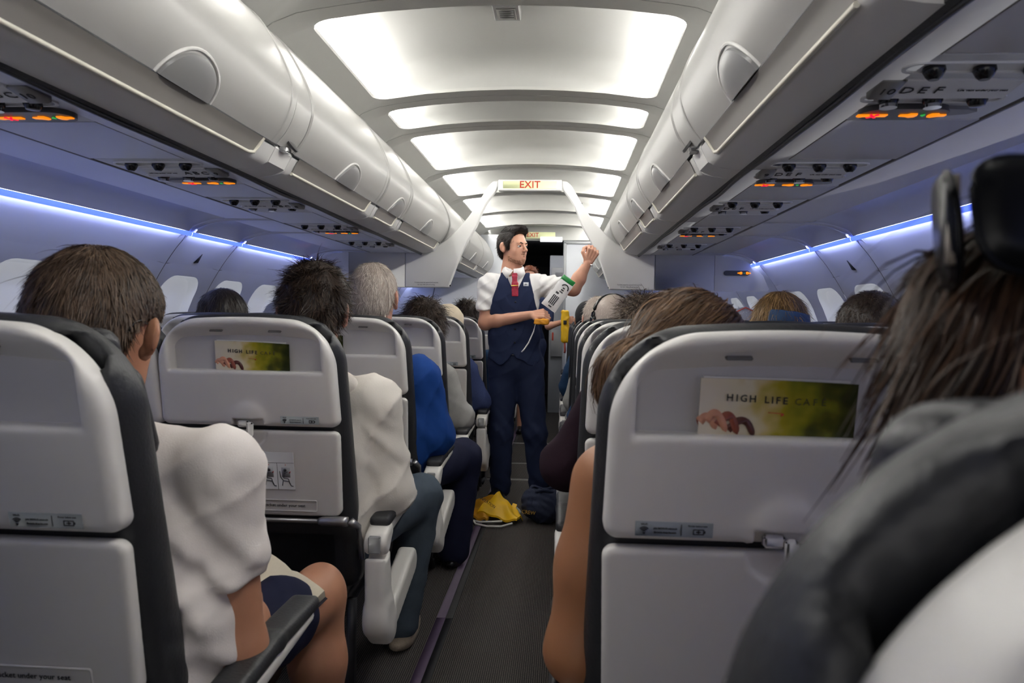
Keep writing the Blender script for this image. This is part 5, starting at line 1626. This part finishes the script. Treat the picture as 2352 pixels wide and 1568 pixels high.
R4, M4r = passenger('balding man wearing black headphones, fourth right aisle seat', (.488, 3.79, 1.175), s=1.12, skin=M_SKIN3, hair=M_HGREY, style=dict(n=900, length=.012, width=.0008, h=.009), cap_t=.004, line=[(-.13, -.05), (-.05, -.05), (-.03, .0), (0, .02), (.02, .02), (.12, .03)], sx=-1, sh=(.40, 3.79, .88), el=(.33, 3.82, .68), shirt=M_TEAL, seed=131, hv=.011)
hp = tag(empty('headphones'), 'black over-ear headphones on the balding passenger', 'headphones')
Mx = Matrix(M4r.tolist())
mb = MB(); mb.tube([Mx @ Vector((.100 * math.cos(a), -.012, .018 + .118 * math.sin(a))) for a in np.linspace(-.1, math.pi + .1, 21)], .010, 8); mb.build('headband', M_DARK, hp, True)
for sg in (-1, 1): sdf('ear_cup', xf(rbox((sg * .098, -.008, -.012), (.018, .030, .040), .016), M4r), .007, M_DARK, hp)
R5, _ = passenger('passenger with short grey-blond hair and grey knit sleeve, fifth right aisle seat', (.455, 4.56, 1.18), s=1.1, skin=M_SKIN3, hair=M_HGREY, style=dict(n=2200, length=.03, width=.0011, h=.011), cap_t=.012, sx=-1, sh=(.40, 4.56, .88), el=(.31, 4.58, .68), shirt=M_GREYK, seed=141, hv=.012)
R6, M6r = passenger('passenger in black cap with dark blue sleeve, sixth right aisle seat', (.42, 5.37, 1.17), s=1.08, hair=None, sx=-1, sh=(.38, 5.37, .88), el=(.28, 5.40, .68), shirt=M_TEAL, seed=151, hv=.013, sleeve='long')
sdf('cap', xf(hair_cap(1.08, .016, nape=-.02), M6r), .011, M_BLACKF, R6)
R7, _ = passenger('passenger with tousled dark-blond hair and blue headband, right middle seat', (1.09, 3.0, 1.16), s=1.12, hair=M_HBLOND, style=dict(n=5000, length=.06, lift=.25, jitter=.25, width=.0012, h=.009, drop=.6), cap_t=.016, shirt=M_TEAL, sh=(.92, 3.0, .88), sx=-1, seed=161, hv=.012)
sdf('headband', xf(inter(hair_cap(1.12, .032, nape=-.075), rbox((.01, -.10, .030), (.080, .09, .026), .01, np.array(Matrix.Rotation(.12, 3, 'Y')))), frame((1.09, 3.0, 1.16), 0, -.12, 0)), .007, mat('blue_headband', '#2c4a70', .7, var=.1), R7)
R8, _ = passenger('man with cropped dark hair behind the near right seat', (1.105, 2.17, 1.145), s=1.10, hair=M_HDARK, skin=M_SKIN3, style=dict(n=6000, length=.014, lift=.6, jitter=.35, width=.0008, h=.008), cap_t=.007, shirt=M_BLACKF, sh=(.93, 2.17, .87), sx=-1, seed=171, hv=.012)
R9, M9 = passenger('passenger with thin pale hair and glasses pushed up, right middle seat', (1.14, 3.8, 1.125), s=1.05, skin=M_SKIN3, hair=M_HWHITE, style=dict(n=1200, length=.02, width=.001, h=.010), cap_t=.006, shirt=M_TEAL, sh=(.98, 3.8, .86), sx=-1, seed=181, hv=.013)
Mx = Matrix(M9.tolist()); g2 = tag(empty('eyeglasses'), 'thin brown glasses on the pale-haired passenger', 'glasses')
mb = MB(); mb.tube([Mx @ Vector((-.084, -.06, .02)), Mx @ Vector((-.082, -.075, .085)), Mx @ Vector((0, -.07, .125)), Mx @ Vector((.082, -.075, .085)), Mx @ Vector((.084, -.06, .02))], .003, 6); mb.build('frame', M_EXITRED, g2, True)
R10, _ = passenger('passenger with dark hair far on the right between heads', (1.21, 4.57, 1.13), s=1.06, hair=M_HBLACK, style=dict(n=1500, length=.04, width=.0013, h=.012), cap_t=.014, shirt=M_BLACKF, sh=(1.05, 4.57, .86), sx=-1, seed=191, hv=.014)

# ---- woman at the right frame edge with sunglasses on her head
W0 = person('woman with long chestnut hair at the right frame edge, blurred')
hcW = (.560, .425, 1.165); MW = frame(hcW, .15, -.1, 0)
fw_ = su(.03, xf(head_skin(1.08), MW), caps((.575, .39, .96), (.575, .42, .88), .06, .07), caps((.40, .42, .90), (.75, .42, .90), .055), caps((.575, .42, .88), (.575, .40, .55), .11, .12), caps((.40, .42, .90), (.36, .42, .66), .05, .042), caps((.75, .42, .90), (.79, .42, .66), .05, .042), caps((.36, .42, .66), (.44, .66, .62), .04, .028), caps((.79, .42, .66), (.71, .66, .62), .04, .028))
fw_ = su(.007, fw_, hand((.44, .66, .62), V3(.3, .9, -.2), V3(-.3, .2, 1), 1, (.5,) * 4), hand((.71, .66, .62), V3(-.3, .9, -.2), V3(.3, .2, 1), -1, (.5,) * 4))
sdf('body', fw_, .012, M_SKIN1, W0)
sdf('top', su(.04, caps((.42, .42, .89), (.73, .42, .89), .07), ell((.575, .43, .72), (.17, .12, .22)), ell((.575, .43, .55), (.17, .13, .12))), .014, M_BLACKF, W0)
Wm = np.array(Matrix(MW.tolist()).inverted())
lw = lambda *p: tuple((Wm @ np.array(list(p) + [1.0]))[:3])
capW = hair_cap(1.06, .014, nape=-.13, extra=(caps(lw(.478, .45, 1.205), lw(.462, .455, 1.16), .042, .045), caps(lw(.575, .350, 1.205), lw(.52, .335, 1.14), .058, .050), caps(lw(.50, .335, 1.15), lw(.435, .31, 1.13), .05, .030), caps(lw(.58, .335, 1.16), lw(.54, .31, 1.12), .06, .04)), line=[(-.25, -.25), (-.0, -.25), (.02, -.16), (.03, .02), (.05, .055), (.08, .08), (.12, .095)])
fl_ = (Wm[:3, :3] @ V3(-.55, -.28, -.80))
flowW = lambda p: np.tile(fl_, (len(p), 1))
strand_hair('hair', capW, MW, M_HWOMAN, W0, h=.008, n=9000, length=.075, lift=.08, jitter=.09, clump=1.2, width=.0008, seed=201, flow=flowW, segs=5, fly=.004)
# a few loose locks falling forward over the seat shoulder
rng_ = np.random.default_rng(5)
mb = MB()
for k in range(46):
    t = rng_.random(); x0, y0, z0 = .455 + .05 * t, .33 - .02 * t, 1.165 + .02 * rng_.random()
    e = V3(.365 + .05 * t, .265 + .02 * rng_.random(), 1.135 + .02 * rng_.random() - (.04 if k % 9 == 0 else 0))
    a = V3(x0, y0, z0); m_ = (a + e) / 2 + V3(-.004, -.004, .004 * rng_.normal())
    mb.tube([tuple(a), tuple(a * .5 + m_ * .5), tuple(m_), tuple(e * .5 + m_ * .5), tuple(e)], [.0010, .0010, .0009, .0007, .0003], 4)
lk = mb.build('loose_locks', M_HWOMAN, W0, True); lk['kind'] = 'stuff'
sgl = tag(empty('sunglasses'), 'dark sunglasses pushed up on the chestnut-haired woman', 'sunglasses')
M_LENS = mat('dark_lens', '#0d0e12', .3, var=.02, spec=.2)
M_TORT = mat('pale_frame', '#8d8378', .3, var=.2)
def lens(name, M):
    o1 = [(.036 * math.copysign(abs(math.cos(a)) ** .6, math.cos(a)), .029 * math.copysign(abs(math.sin(a)) ** .6, math.sin(a))) for a in np.linspace(0, 2 * math.pi, 28, endpoint=False)]
    mb = MB(); mb.loft([[(x * k, d, z * k) for x, z in o1] for k, d in ((.6, -.004), (.97, -.001), (1, .002), (.97, .004))], True, True)
    o = mb.build(name, M_LENS, sgl, True); o.matrix_local = M
    mb = MB(); mb.tube([(x, .001, z) for x, z in o1 + o1[:2]], .0016, 6, caps=False); r = mb.build('rim', M_LENS, o, True)
lens('lens', Matrix.Translation((.460, .370, 1.252)) @ Matrix.Rotation(.20, 4, 'Z') @ Matrix.Rotation(-.2, 4, 'X'))
lens('lens', Matrix.Translation((.4325, .402, 1.247)) @ Matrix.Rotation(1.22, 4, 'Z') @ Matrix.Rotation(-.1, 4, 'X'))
mb = MB(); mb.tube([(.4230, .378, 1.272), (.4215, .376, 1.254), (.4200, .374, 1.238), (.4185, .372, 1.228)], [.002, .0025, .0028, .0025], 6)
mb.build('temple', M_TORT, sgl, True)

# =================================================================== CABIN CREW
FA = person('male steward in navy waistcoat and red tie standing in the aisle', 'cabin crew')
FY = 4.75
HC = (-.088, 4.765, 1.640); MF = frame(HC, -2.22, -.02, .0)
HS = 1.0
headf = xf(head_skin(1.0, face=1, jaw=1.08), MF)
shR, elR_, wrR = V3(-.245, 4.775, 1.395), V3(-.258, 4.735, 1.150), V3(.035, 4.585, 1.205)     # his right arm (image left)
shL, elL_, wrL = V3(.075, 4.785, 1.400), V3(.300, 4.72, 1.375), V3(.385, 4.70, 1.535)        # his left arm, raised
hR = hand(wrR, V3(.93, -.10, .10), V3(-.12, -.72, .68), 1, (1.05, 1.1, 1.1, 1.15), .75, .98, .03)
hL = hand(wrL, V3(.42, -.12, .90), V3(.30, -.92, .1), -1, (1.5, 1.5, 1.5, 1.5), .9, 1.0, .03)
bodyf = su(.025, headf, caps((-.095, 4.775, 1.50), (-.085, 4.775, 1.38), .057, .075), caps(shR, shL, .05), caps((-.08, 4.77, 1.36), (-.07, 4.77, 1.0), .09, .09),
    caps(shR, elR_, .050, .043), caps(elR_, elR_ + (wrR - elR_) * .3, .044, .043), caps(elR_ + (wrR - elR_) * .3, wrR, .043, .026),
    caps(shL, elL_, .048, .043), caps(elL_, elL_ + (wrL - elL_) * .4, .043, .042), caps(elL_ + (wrL - elL_) * .4, wrL, .041, .027),
    caps((-.15, 4.78, .9), (-.15, 4.75, .45), .07, .05), caps((-.15, 4.75, .45), (-.148, 4.78, .06), .05, .04), caps((.03, 4.78, .9), (.07, 4.76, .45), .07, .05), caps((.07, 4.76, .45), (.105, 4.80, .06), .05, .04), caps((-.06, 4.77, 1.0), (-.06, 4.78, .88), .1))
bodyf = su(.006, bodyf, hR, hL)
sdf('body', bodyf, .0042, M_SKIN1, FA)
Mx = Matrix(MF.tolist())
for sx in (-1, 1):
    e = ell(np.array(Mx @ Vector((sx * .031, .0735, .0010))), (.0120, .0120, .0115)); ey = sdf('eye', e, .0022, M_EYEW, FA)
    gaze = Vector((sx * .031 + .001, .0818, .0012))
    sdf('iris', ell(np.array(Mx @ gaze), (.0064, .0064, .0064)), .0016, M_EYED, ey)
    b = su(.003, caps((sx * .014, .090, .0195), (sx * .030, .087, .0235), .0030, .0034), caps((sx * .030, .087, .0235), (sx * .047, .072, .0180), .0034, .0018))
    sdf('eyebrow', xf(b, MF), .0022, mat('brow_hair', '#2a1c16', .7, var=.2, scale=200), FA)
    lid = su(.002, caps((sx * .019, .0825, .0075), (sx * .031, .0845, .0090), .0028), caps((sx * .031, .0845, .0090), (sx * .045, .0745, .0060), .0028), caps((sx * .020, .0815, -.0065), (sx * .043, .0745, -.0060), .0022))
    sdf('eyelid', xf(lid, MF), .002, M_SKIN1, FA)
sdf('lips', xf(su(.003, caps((-.0165, .083, -.0625), (0, .0905, -.0600), .0035, .0048), caps((.0165, .083, -.0625), (0, .0905, -.0600), .0035, .0048), caps((-.014, .083, -.0705), (.014, .083, -.0705), .0048)), MF), .0022, M_LIP, FA)
# stubble beard: a patchy skin-tight layer along the jaw and lip
hs = head_skin(1.0, face=1, jaw=1.08)
def beard(p):
    nz = .0010 * np.sin(p[:, 0] * 900) * np.sin(p[:, 1] * 840 + 1) * np.sin(p[:, 2] * 870 + 2)
    sk = np.abs(hs(p) + .0002) - .0008 + nz * 1.2
    jawl = interp([(-.01, -.045), (.02, -.058), (.045, -.082), (.07, -.086), (.11, -.086)], p[:, 1]) - p[:, 2]
    chin = np.maximum(np.maximum(np.abs(p[:, 0]) - .018, p[:, 2] + .078), .05 - p[:, 1])
    lo = np.maximum(-jawl, -.118 - p[:, 2])
    lo = np.maximum(lo, np.maximum(.005 - p[:, 1], -.02 - p[:, 1]))
    mst = np.maximum(np.maximum(np.abs(p[:, 2] + .0505) - .0055, np.abs(p[:, 0]) - .024), .07 - p[:, 1])
    return np.maximum(sk, np.minimum(np.minimum(lo, chin), mst))
beard.bb = (V3(-.07, .0, -.12), V3(.07, .11, -.03))
Vb, Qb = surfnet(beard, .0024, proj=0)
Vb = Vb @ MF[:3, :3].T + MF[:3, 3]
mk('stubble', Vb, Qb, mat('stubble_brown', '#93694f', .8, var=.2, scale=150), FA)
capF = hair_cap(1.0, .010, nape=-.07, extra=(caps((-.035, .055, .108), (.035, .058, .108), .022), ell((0, .02, .10), (.06, .06, .03))), line=[(-.13, -.075), (-.055, -.075), (-.04, -.045), (-.03, -.005), (-.012, .032), (.004, .004), (.010, -.028), (.026, -.030), (.030, .035), (.045, .062), (.07, .088), (.12, .10)])
flowF = lambda p: np.where(p[:, 2:3] > .085, V3(.2, 1.0, .35)[None], (p - V3(0, .03, .10)) * V3(.6, 1, .6) + V3(0, -.03, -.06))
strand_hair('hair', capF, MF, M_HFA, FA, h=.0045, n=7000, length=.022, lift=.22, jitter=.25, clump=.8, width=.0008, seed=301, flow=flowF)

torso = su(.05, caps(shR + V3(.02, 0, 0), shL + V3(-.02, 0, 0), .064), ell((-.085, 4.765, 1.28), (.168, .112, .20)), ell((-.075, 4.765, 1.06), (.160, .108, .20)), ell((-.065, 4.77, .90), (.172, .115, .12)))
slR = su(.03, caps(shR, shR + (elR_ - shR) * .70, .073, .067)); slL = su(.03, caps(shL, shL + (elL_ - shL) * .78, .072, .066))
shirtf = su(.03, torso, slR, slL)
def hem(f, a, b, t, R=.12):
    d = (b - a) / np.linalg.norm(b - a); q = a + (b - a) * t
    def c(p):
        al = (p - q) @ d; rad = np.linalg.norm((p - q) - al[:, None] * d, axis=1)
        return np.maximum(-al, rad - R)
    g = lambda p: smax(f(p), -c(p), .003)
    g.bb = f.bb
    return g
shirtf = hem(hem(shirtf, shR, elR_, .70), shL, elL_, .80, .10)
shirtf = cut(shirtf, caps((-.09, 4.76, 1.47), (-.085, 4.74, 1.65), .062, .08), .006)
shirtf = inter(shirtf, half((0, 0, -1), -.95), .004)
def shirt_folds(p):
    d = folds(.004, (26., 16., 20.), 14)(p)
    u = np.exp(-((p[:, 0] - .17) / .09) ** 2) * .006 * np.sin((p[:, 0] * .8 - p[:, 2]) * 120)
    v = np.exp(-((p[:, 0] + .25) / .06) ** 2) * .005 * np.sin((p[:, 2] * 1.0 + p[:, 0] * .6) * 75)
    return d + (u + v) * ((p[:, 0] > .09) | (p[:, 0] < -.2))
sdf('shirt', disp(shirtf, shirt_folds), .0048, M_SHIRT, FA)
# waistcoat: V neck, arm holes, pointed hem
def vest(p):
    d = torso(p) - .010
    z = p[:, 2]; x = p[:, 0]
    fr = p[:, 1] < 4.77
    cx = -.066
    v = (np.abs(x - cx) - (z - 1.325) * .42)       # inside the V where negative
    vcut = np.maximum(np.maximum(v, 1.325 - z), p[:, 1] - 4.78) * .8
    d = smax(d, -vcut, .003)
    xl = interp([(1.2, -.232), (1.30, -.212), (1.38, -.186), (1.45, -.165)], z); xr = interp([(1.2, .075), (1.30, .058), (1.38, .038), (1.45, .020)], z)
    d = np.maximum(d, np.where(z > 1.14, np.maximum(xl - x, x - xr), -1))
    hemz = np.where(fr, .93 - .045 * np.exp(-((x - .045) / .05) ** 2) - .045 * np.exp(-((x + .155) / .05) ** 2) + .03 * np.exp(-((x - cx + .01) / .02) ** 2), .95)
    d = smax(d, hemz - z, .003)
    return smax(d, z - 1.475, .004)
vest.bb = torso.bb
sdf('waistcoat', disp(vest, folds(.0028, (18., 22., 14.), 5)), .005, M_UNI, FA)
for z in (1.285, 1.20, 1.115, 1.03):
    sdf('button', ell((-.062, 4.645 + .004 * abs(z - 1.2), z), (.006, .004, .006)), .003, M_SHOE, FA)
# collar
mb = MB()
def ringc(r, z, dz, y0=4.762): return [(-.088 + r * math.cos(a) * 1.0, y0 + r * math.sin(a) * 1.0, z + dz * math.sin(a)) for a in np.linspace(-math.pi * .46, math.pi * 1.46, 26)]
mb.loft([ringc(.066, 1.475, .016), ringc(.061, 1.515, .020), ringc(.064, 1.517, .020), ringc(.074, 1.480, .014)], False)
smooth_by_angle(mb.build('collar', M_SHIRT, FA), 60)
for sg in (-1, 1):
    mb = MB(); cx = -.078
    A1 = [(cx + sg * .004, 4.698, 1.487), (cx + sg * .060, 4.722, 1.512), (cx + sg * .072, 4.712, 1.468), (cx + sg * .042, 4.664, 1.432)]
    B1 = [(x, y + .005, z) for x, y, z in A1]
    mb.loft([A1, B1], True, True); mb.build('collar_wing', M_SHIRT, FA)
# tie with clip
M_TIE = mat('red_patterned_tie', '#b02a44', .5, var=.75, scale=95, stretch=(1, 1, 1.6))
tx = -.066
tf = su(.008, rbox((tx - .004, 4.662, 1.452), (.017, .011, .016), .007), rbox((tx - .003, 4.652, 1.415), (.016, .007, .035), .006), rbox((tx, 4.650, 1.365), (.021, .006, .045), .006))
sdf('tie', tf, .0035, M_TIE, FA)
mb = MB(); mb.bbox(tx - .026, tx + .020, 4.636, 4.647, 1.386, 1.391, .001); mb.build('tie_clip', mat('gold_clip', '#d8b25a', .2, metal=1.0), FA)
mb = MB(); mb.bbox(-.014, .019, 4.648, 4.653, 1.386, 1.410, .001); nb_ = mb.build('name_badge', mat('silver_badge', '#c9cbd0', .3), FA)
mb = MB(); mb.box(-.006, .010, 4.6472, 4.648, 1.396, 1.400); mb.build('badge_print', M_INK, nb_)
# trousers and shoes
tr = su(.035, ell((-.062, 4.775, .90), (.180, .118, .13)), caps((-.140, 4.78, .86), (-.150, 4.75, .45), .100, .078), caps((-.150, 4.75, .45), (-.150, 4.785, .075), .077, .066), caps((.020, 4.78, .86), (.068, 4.76, .45), .100, .076), caps((.068, 4.76, .45), (.105, 4.80, .075), .076, .066))
tr = inter(tr, half((0, 0, 1), .985), .004)
def tr_folds(p):
    kn = np.exp(-((p[:, 2] - .45) / .10) ** 2) * .003 * np.sin(p[:, 2] * 60 + p[:, 0] * 75 + p[:, 1] * 30) + np.exp(-((p[:, 2] - .12) / .08) ** 2) * .003 * np.sin(p[:, 2] * 80 + p[:, 0] * 50)
    return folds(.003, (20., 12., 16.), 8)(p) + kn
sdf('trousers', disp(tr, tr_folds), .0065, M_UNI2, FA)
for (x, y, dx, dy) in ((-.150, 4.77, -.045, -.15), (.108, 4.79, .03, -.15)):
    sh_ = su(.03, caps((x, y + .03, .05), (x + dx, y + dy, .038), .046, .034), ell((x + dx * .4, y + dy * .4, .02), (.048, .13, .022)))
    sdf('shoe', inter(sh_, half((0, 0, -1), -.002)), .006, M_SHOE, FA)
sdf('bracelet', caps(wrL + V3(-.030, -.01, .0), wrL + V3(.030, -.012, -.012), .0065), .004, M_CHROME, FA)

# ---- oxygen-mask demonstration kit in his hands
bag = tag(empty('demo_pouch', (.205, 4.60, 1.335)), 'white printed demonstration pouch with green top held by the steward', 'pouch')
ax_u = Vector((.44, 0, .62)).normalized(); ax_v = Vector((.62, 0, -.44)).normalized(); ax_n = Vector((0, -1, 0))
def pouch(u0, u1, w0, w1, th, dy=0):
    n, k = 14, 10; rings = []
    for side in (1, -1):
        for i in range(n + 1):
            t = i / n; u = u0 + (u1 - u0) * t; w = w0 + (w1 - w0) * t
            row = []
            for j in range(k + 1):
                q = -1 + 2 * j / k
                b = th * max(0, 1 - q * q) ** .5 * max(0, 1 - (2 * t - 1) ** 4) ** .5 + .002 * math.sin(u * 90 + q * 3)
                p = ax_u * u + ax_v * (q * w) + ax_n * (side * b + dy)
                row.append(tuple(p))
            rings.append(row)
    mb = MB(); mb.loft(rings[:n + 1], False); mb.loft(rings[n + 1:][::-1], False); return mb
o = pouch(-.105, .115, .052, .046, .010).build('pouch_body', M_SHIRT, bag, True)
g_ = pouch(.088, .122, .047, .044, .0115).build('green_edge', mat('green_plastic', '#1f8a3f', .35, var=.15, scale=60), bag, True)
Rt = Matrix((tuple(ax_u) , tuple(ax_v), tuple(ax_n))).transposed().to_4x4()
def print_bar(u0, u1, v0, v1, name='printed_block'):
    mb = MB(); mb.bbox(u0, u1, v0, v1, .0105, .0118, .0003); q = mb.build(name, M_INK, o); q.matrix_local = Rt
for k in range(4): print_bar(-.075, -.012, -.022 + k * .011, -.0155 + k * .011)
print_bar(.0, .012, -.02, .0); print_bar(-.092, -.084, -.01, .012); 
for k in range(3): print_bar(.018 + .014 * k, .026 + .014 * k, -.006 + .003 * k, .018 - .002 * k)
mb = MB(); pts = [(.050 + .026 * math.cos(a), .010 + .024 * math.sin(a), .011) for a in np.linspace(-1.2, 1.6, 12)]; mb.tube(pts, .0035, 6); q = mb.build('printed_arc', M_INK, o); q.matrix_local = Rt
ms = tag(empty('demo_mask', (.105, 4.555, 1.165)), 'orange-yellow oxygen mask below the steward\'s hand', 'mask')
sdf('mask_cup', disp(rbox((0, .0, .0), (.045, .022, .018), .010), folds(.003, (80., 60., 60.), 3)), .004, mat('orange_plastic', '#e0971f', .4, var=.15, scale=40), ms)
mb = MB(); mb.tube([(-.035, -.015, -.01), (-.045, -.02, -.06), (-.075, -.02, -.13), (-.105, -.015, -.175), (-.118, -.012, -.188)], .0042, 8)
mb.build('white_tube', M_SHIRT, ms, True)

# ---- stewardess beyond him
F2 = person('second crew member in navy skirt holding a yellow life vest behind the steward', 'cabin crew')
H2 = (-.105, 7.55, 1.585); MF2 = frame(H2, math.pi, 0, 0)
S1, E1, W1 = V3(-.30, 7.55, 1.33), V3(-.33, 7.50, 1.08), V3(-.20, 7.35, 1.05)
S2, E2, W2 = V3(.09, 7.55, 1.33), V3(.10, 7.45, 1.10), V3(.24, 7.36, 1.145)
b2 = su(.025, xf(head_skin(.98, face=1), MF2), caps((-.105, 7.56, 1.42), (-.105, 7.56, 1.34), .05, .065), caps(S1, S2, .045), caps((-.105, 7.56, 1.32), (-.105, 7.56, .9), .09, .11), caps(S1, E1, .043, .036), caps(E1, W1, .036, .024), caps(S2, E2, .043, .036), caps(E2, W2, .036, .024), caps((-.18, 7.56, .85), (-.18, 7.56, .45), .08, .05), caps((-.18, 7.56, .45), (-.18, 7.57, .06), .05, .032), caps((-.03, 7.56, .85), (-.03, 7.56, .45), .08, .05), caps((-.03, 7.56, .45), (-.03, 7.57, .06), .05, .032))
b2 = su(.006, b2, hand(W1, V3(.8, -.3, 0), V3(0, -.6, .7), 1, (.8,) * 4), hand(W2, V3(.9, -.1, .2), V3(0, -.9, .2), 1, (.9,) * 4))
sdf('body', b2, .009, M_SKIN1, F2)
sdf('jacket', disp(su(.04, caps(S1, S2, .06), ell((-.105, 7.56, 1.2), (.165, .11, .2)), ell((-.105, 7.56, .98), (.16, .11, .14)), caps(S1, S1 + (E1 - S1) * .8, .06, .05), caps(S2, S2 + (E2 - S2) * .8, .06, .05)), folds(.003, seed=2)), .012, M_UNI, F2)
sdf('skirt', su(.03, ell((-.10, 7.56, .90), (.18, .12, .14)), caps((-.10, 7.56, .86), (-.10, 7.56, .56), .16, .15)), .014, M_UNI2, F2)
for x in (-.18, -.03): sdf('shoe', su(.02, caps((x, 7.57, .04), (x, 7.44, .03), .035, .028)), .01, M_SHOE, F2)
strand_hair('hair', hair_cap(.98, .012, nape=-.09), MF2, hair_mat('hair_copper', '#5a2d1c', '#9b5b3a'), F2, h=.009, n=1500, length=.04, lift=.1, seed=311)
lv = tag(empty('life_vest', (.262, 7.30, 1.10)), 'bright yellow life vest held up by the second crew member', 'life vest')
M_YEL = mat('life_vest_yellow', '#e3b20c', .45, var=.10, scale=18, bump=.1, bscale=40)
sdf('bladder', disp(rbox((0, 0, 0), (.040, .025, .16), .02), folds(.006, (40., 30., 40.), 2)), .009, M_YEL, lv)
mb = MB(); mb.bbox(-.016, .016, -.032, -.026, .02, .06, .002); mb.build('print_mark', M_INK, lv)
mb = MB(); mb.tube([(.0, -.01, -.16), (.005, -.012, -.24), (0, -.012, -.26)], .009, 8); mb.build('red_toggle', mat('toggle_red', '#8c2f22', .5), lv, True)

# ------------------------------------------------------------------ things on the aisle floor
fv = tag(empty('life_vest', (-.12, 4.22, 0)), 'crumpled yellow life vest lying on the aisle carpet', 'life vest')
def cloth_sheet(cor, nx, ny, hf, th, name, m):
    c = [np.array(q, float) for q in cor]; top = []; bot = []
    for i in range(nx + 1):
        r1 = []; r2 = []
        for j in range(ny + 1):
            u, v = i / nx, j / ny
            p = c[0] * (1 - u) * (1 - v) + c[1] * u * (1 - v) + c[2] * u * v + c[3] * (1 - u) * v
            p = p + np.array([0, 0, hf(u, v)])
            r1.append(tuple(p)); r2.append((p[0], p[1], max(p[2] - th, .002)))
        top.append(r1); bot.append(r2)
    mb = MB(); mb.loft(top, False); mb.loft(bot[::-1], False); mb.loft([top[0], bot[0]], False); mb.loft([bot[-1], top[-1]], False)
    mb.loft([[r[0] for r in bot], [r[0] for r in top]], False); mb.loft([[r[-1] for r in top], [r[-1] for r in bot]], False)
    return mb.build(name, m, fv, True)
wv = lambda u, v: .010 * math.sin(u * 7 + v * 3) * math.sin(v * 6 + 1) + .006 * math.sin(u * 15 + v * 9)
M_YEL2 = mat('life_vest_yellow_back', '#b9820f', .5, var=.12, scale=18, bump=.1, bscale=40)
sh1 = cloth_sheet([(-.12, .03, .055), (.115, -.05, .035), (.145, .03, .03), (-.005, .20, .135)], 18, 14, lambda u, v: .02 * math.sin(v * 3.1) + wv(u, v), .012, 'front_panel', M_YEL)
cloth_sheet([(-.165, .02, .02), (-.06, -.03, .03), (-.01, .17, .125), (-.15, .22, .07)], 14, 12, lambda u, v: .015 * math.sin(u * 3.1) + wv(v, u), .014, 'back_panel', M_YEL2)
cloth_sheet([(.055, .06, .045), (.085, .03, .04), (.105, .12, .085), (.08, .13, .09)], 6, 8, lambda u, v: .004 * math.sin(v * 6), .010, 'buckle_tab', M_YEL)
mb = MB(); mb.tube([(-.14, .0, .012), (-.12, -.06, .010), (-.05, -.10, .010), (.03, -.10, .012), (.09, -.06, .02)], .006, 6); mb.tube([(-.14, .0, .012), (-.10, -.03, .014), (-.03, -.04, .02), (.03, -.03, .022)], .006, 6)
mb.build('white_strap', M_PAPER, fv, True)
mb = MB(); mb.tube([(.02, .16, .07), (.06, .19, .05), (.10, .16, .05), (.12, .09, .055), (.13, .06, .05)], .008, 6); mb.build('grey_strap', M_STICK, fv, True)
t_ = text('inflation_print', 'INFLATION', .026, M_INK, sh1, (-.062, .045, .108)); t_.rotation_euler = (.72, .25, -.75)
gb = tag(empty('drawstring_bag', (.145, 4.28, 0)), 'dark navy cloth bag slumped on the aisle carpet', 'bag')
M_BAGN = mat('navy_bag_cloth', '#1f2740', .85, var=.15, scale=20, bump=.15, bscale=120)
bf = su(.05, ell((.0, .0, .09), (.125, .10, .095)), ell((-.05, .03, .13), (.075, .07, .06)), ell((.05, .02, .12), (.08, .08, .07)))
bf = inter(cut(bf, ell((.0, .02, .21), (.07, .055, .05)), .02), half((0, 0, -1), -.001), .004)
sdf('cloth_body', disp(bf, folds(.009, (34., 40., 30.), 7)), .007, M_BAGN, gb)
mb = MB(); mb.tube([(.08 * math.cos(a) - .0, .02 + .06 * math.sin(a), .185 + .012 * math.sin(3 * a)) for a in np.linspace(0, 6.28, 20)], .010, 6, caps=False); mb.build('rim', M_BAGN, gb, True)
t_ = text('stitched_letters', 'CREW', .03, mat('gold_thread', '#b58a35', .5), gb, (-.085, -.082, .075)); t_.rotation_euler = (1.45, 0, -.35)
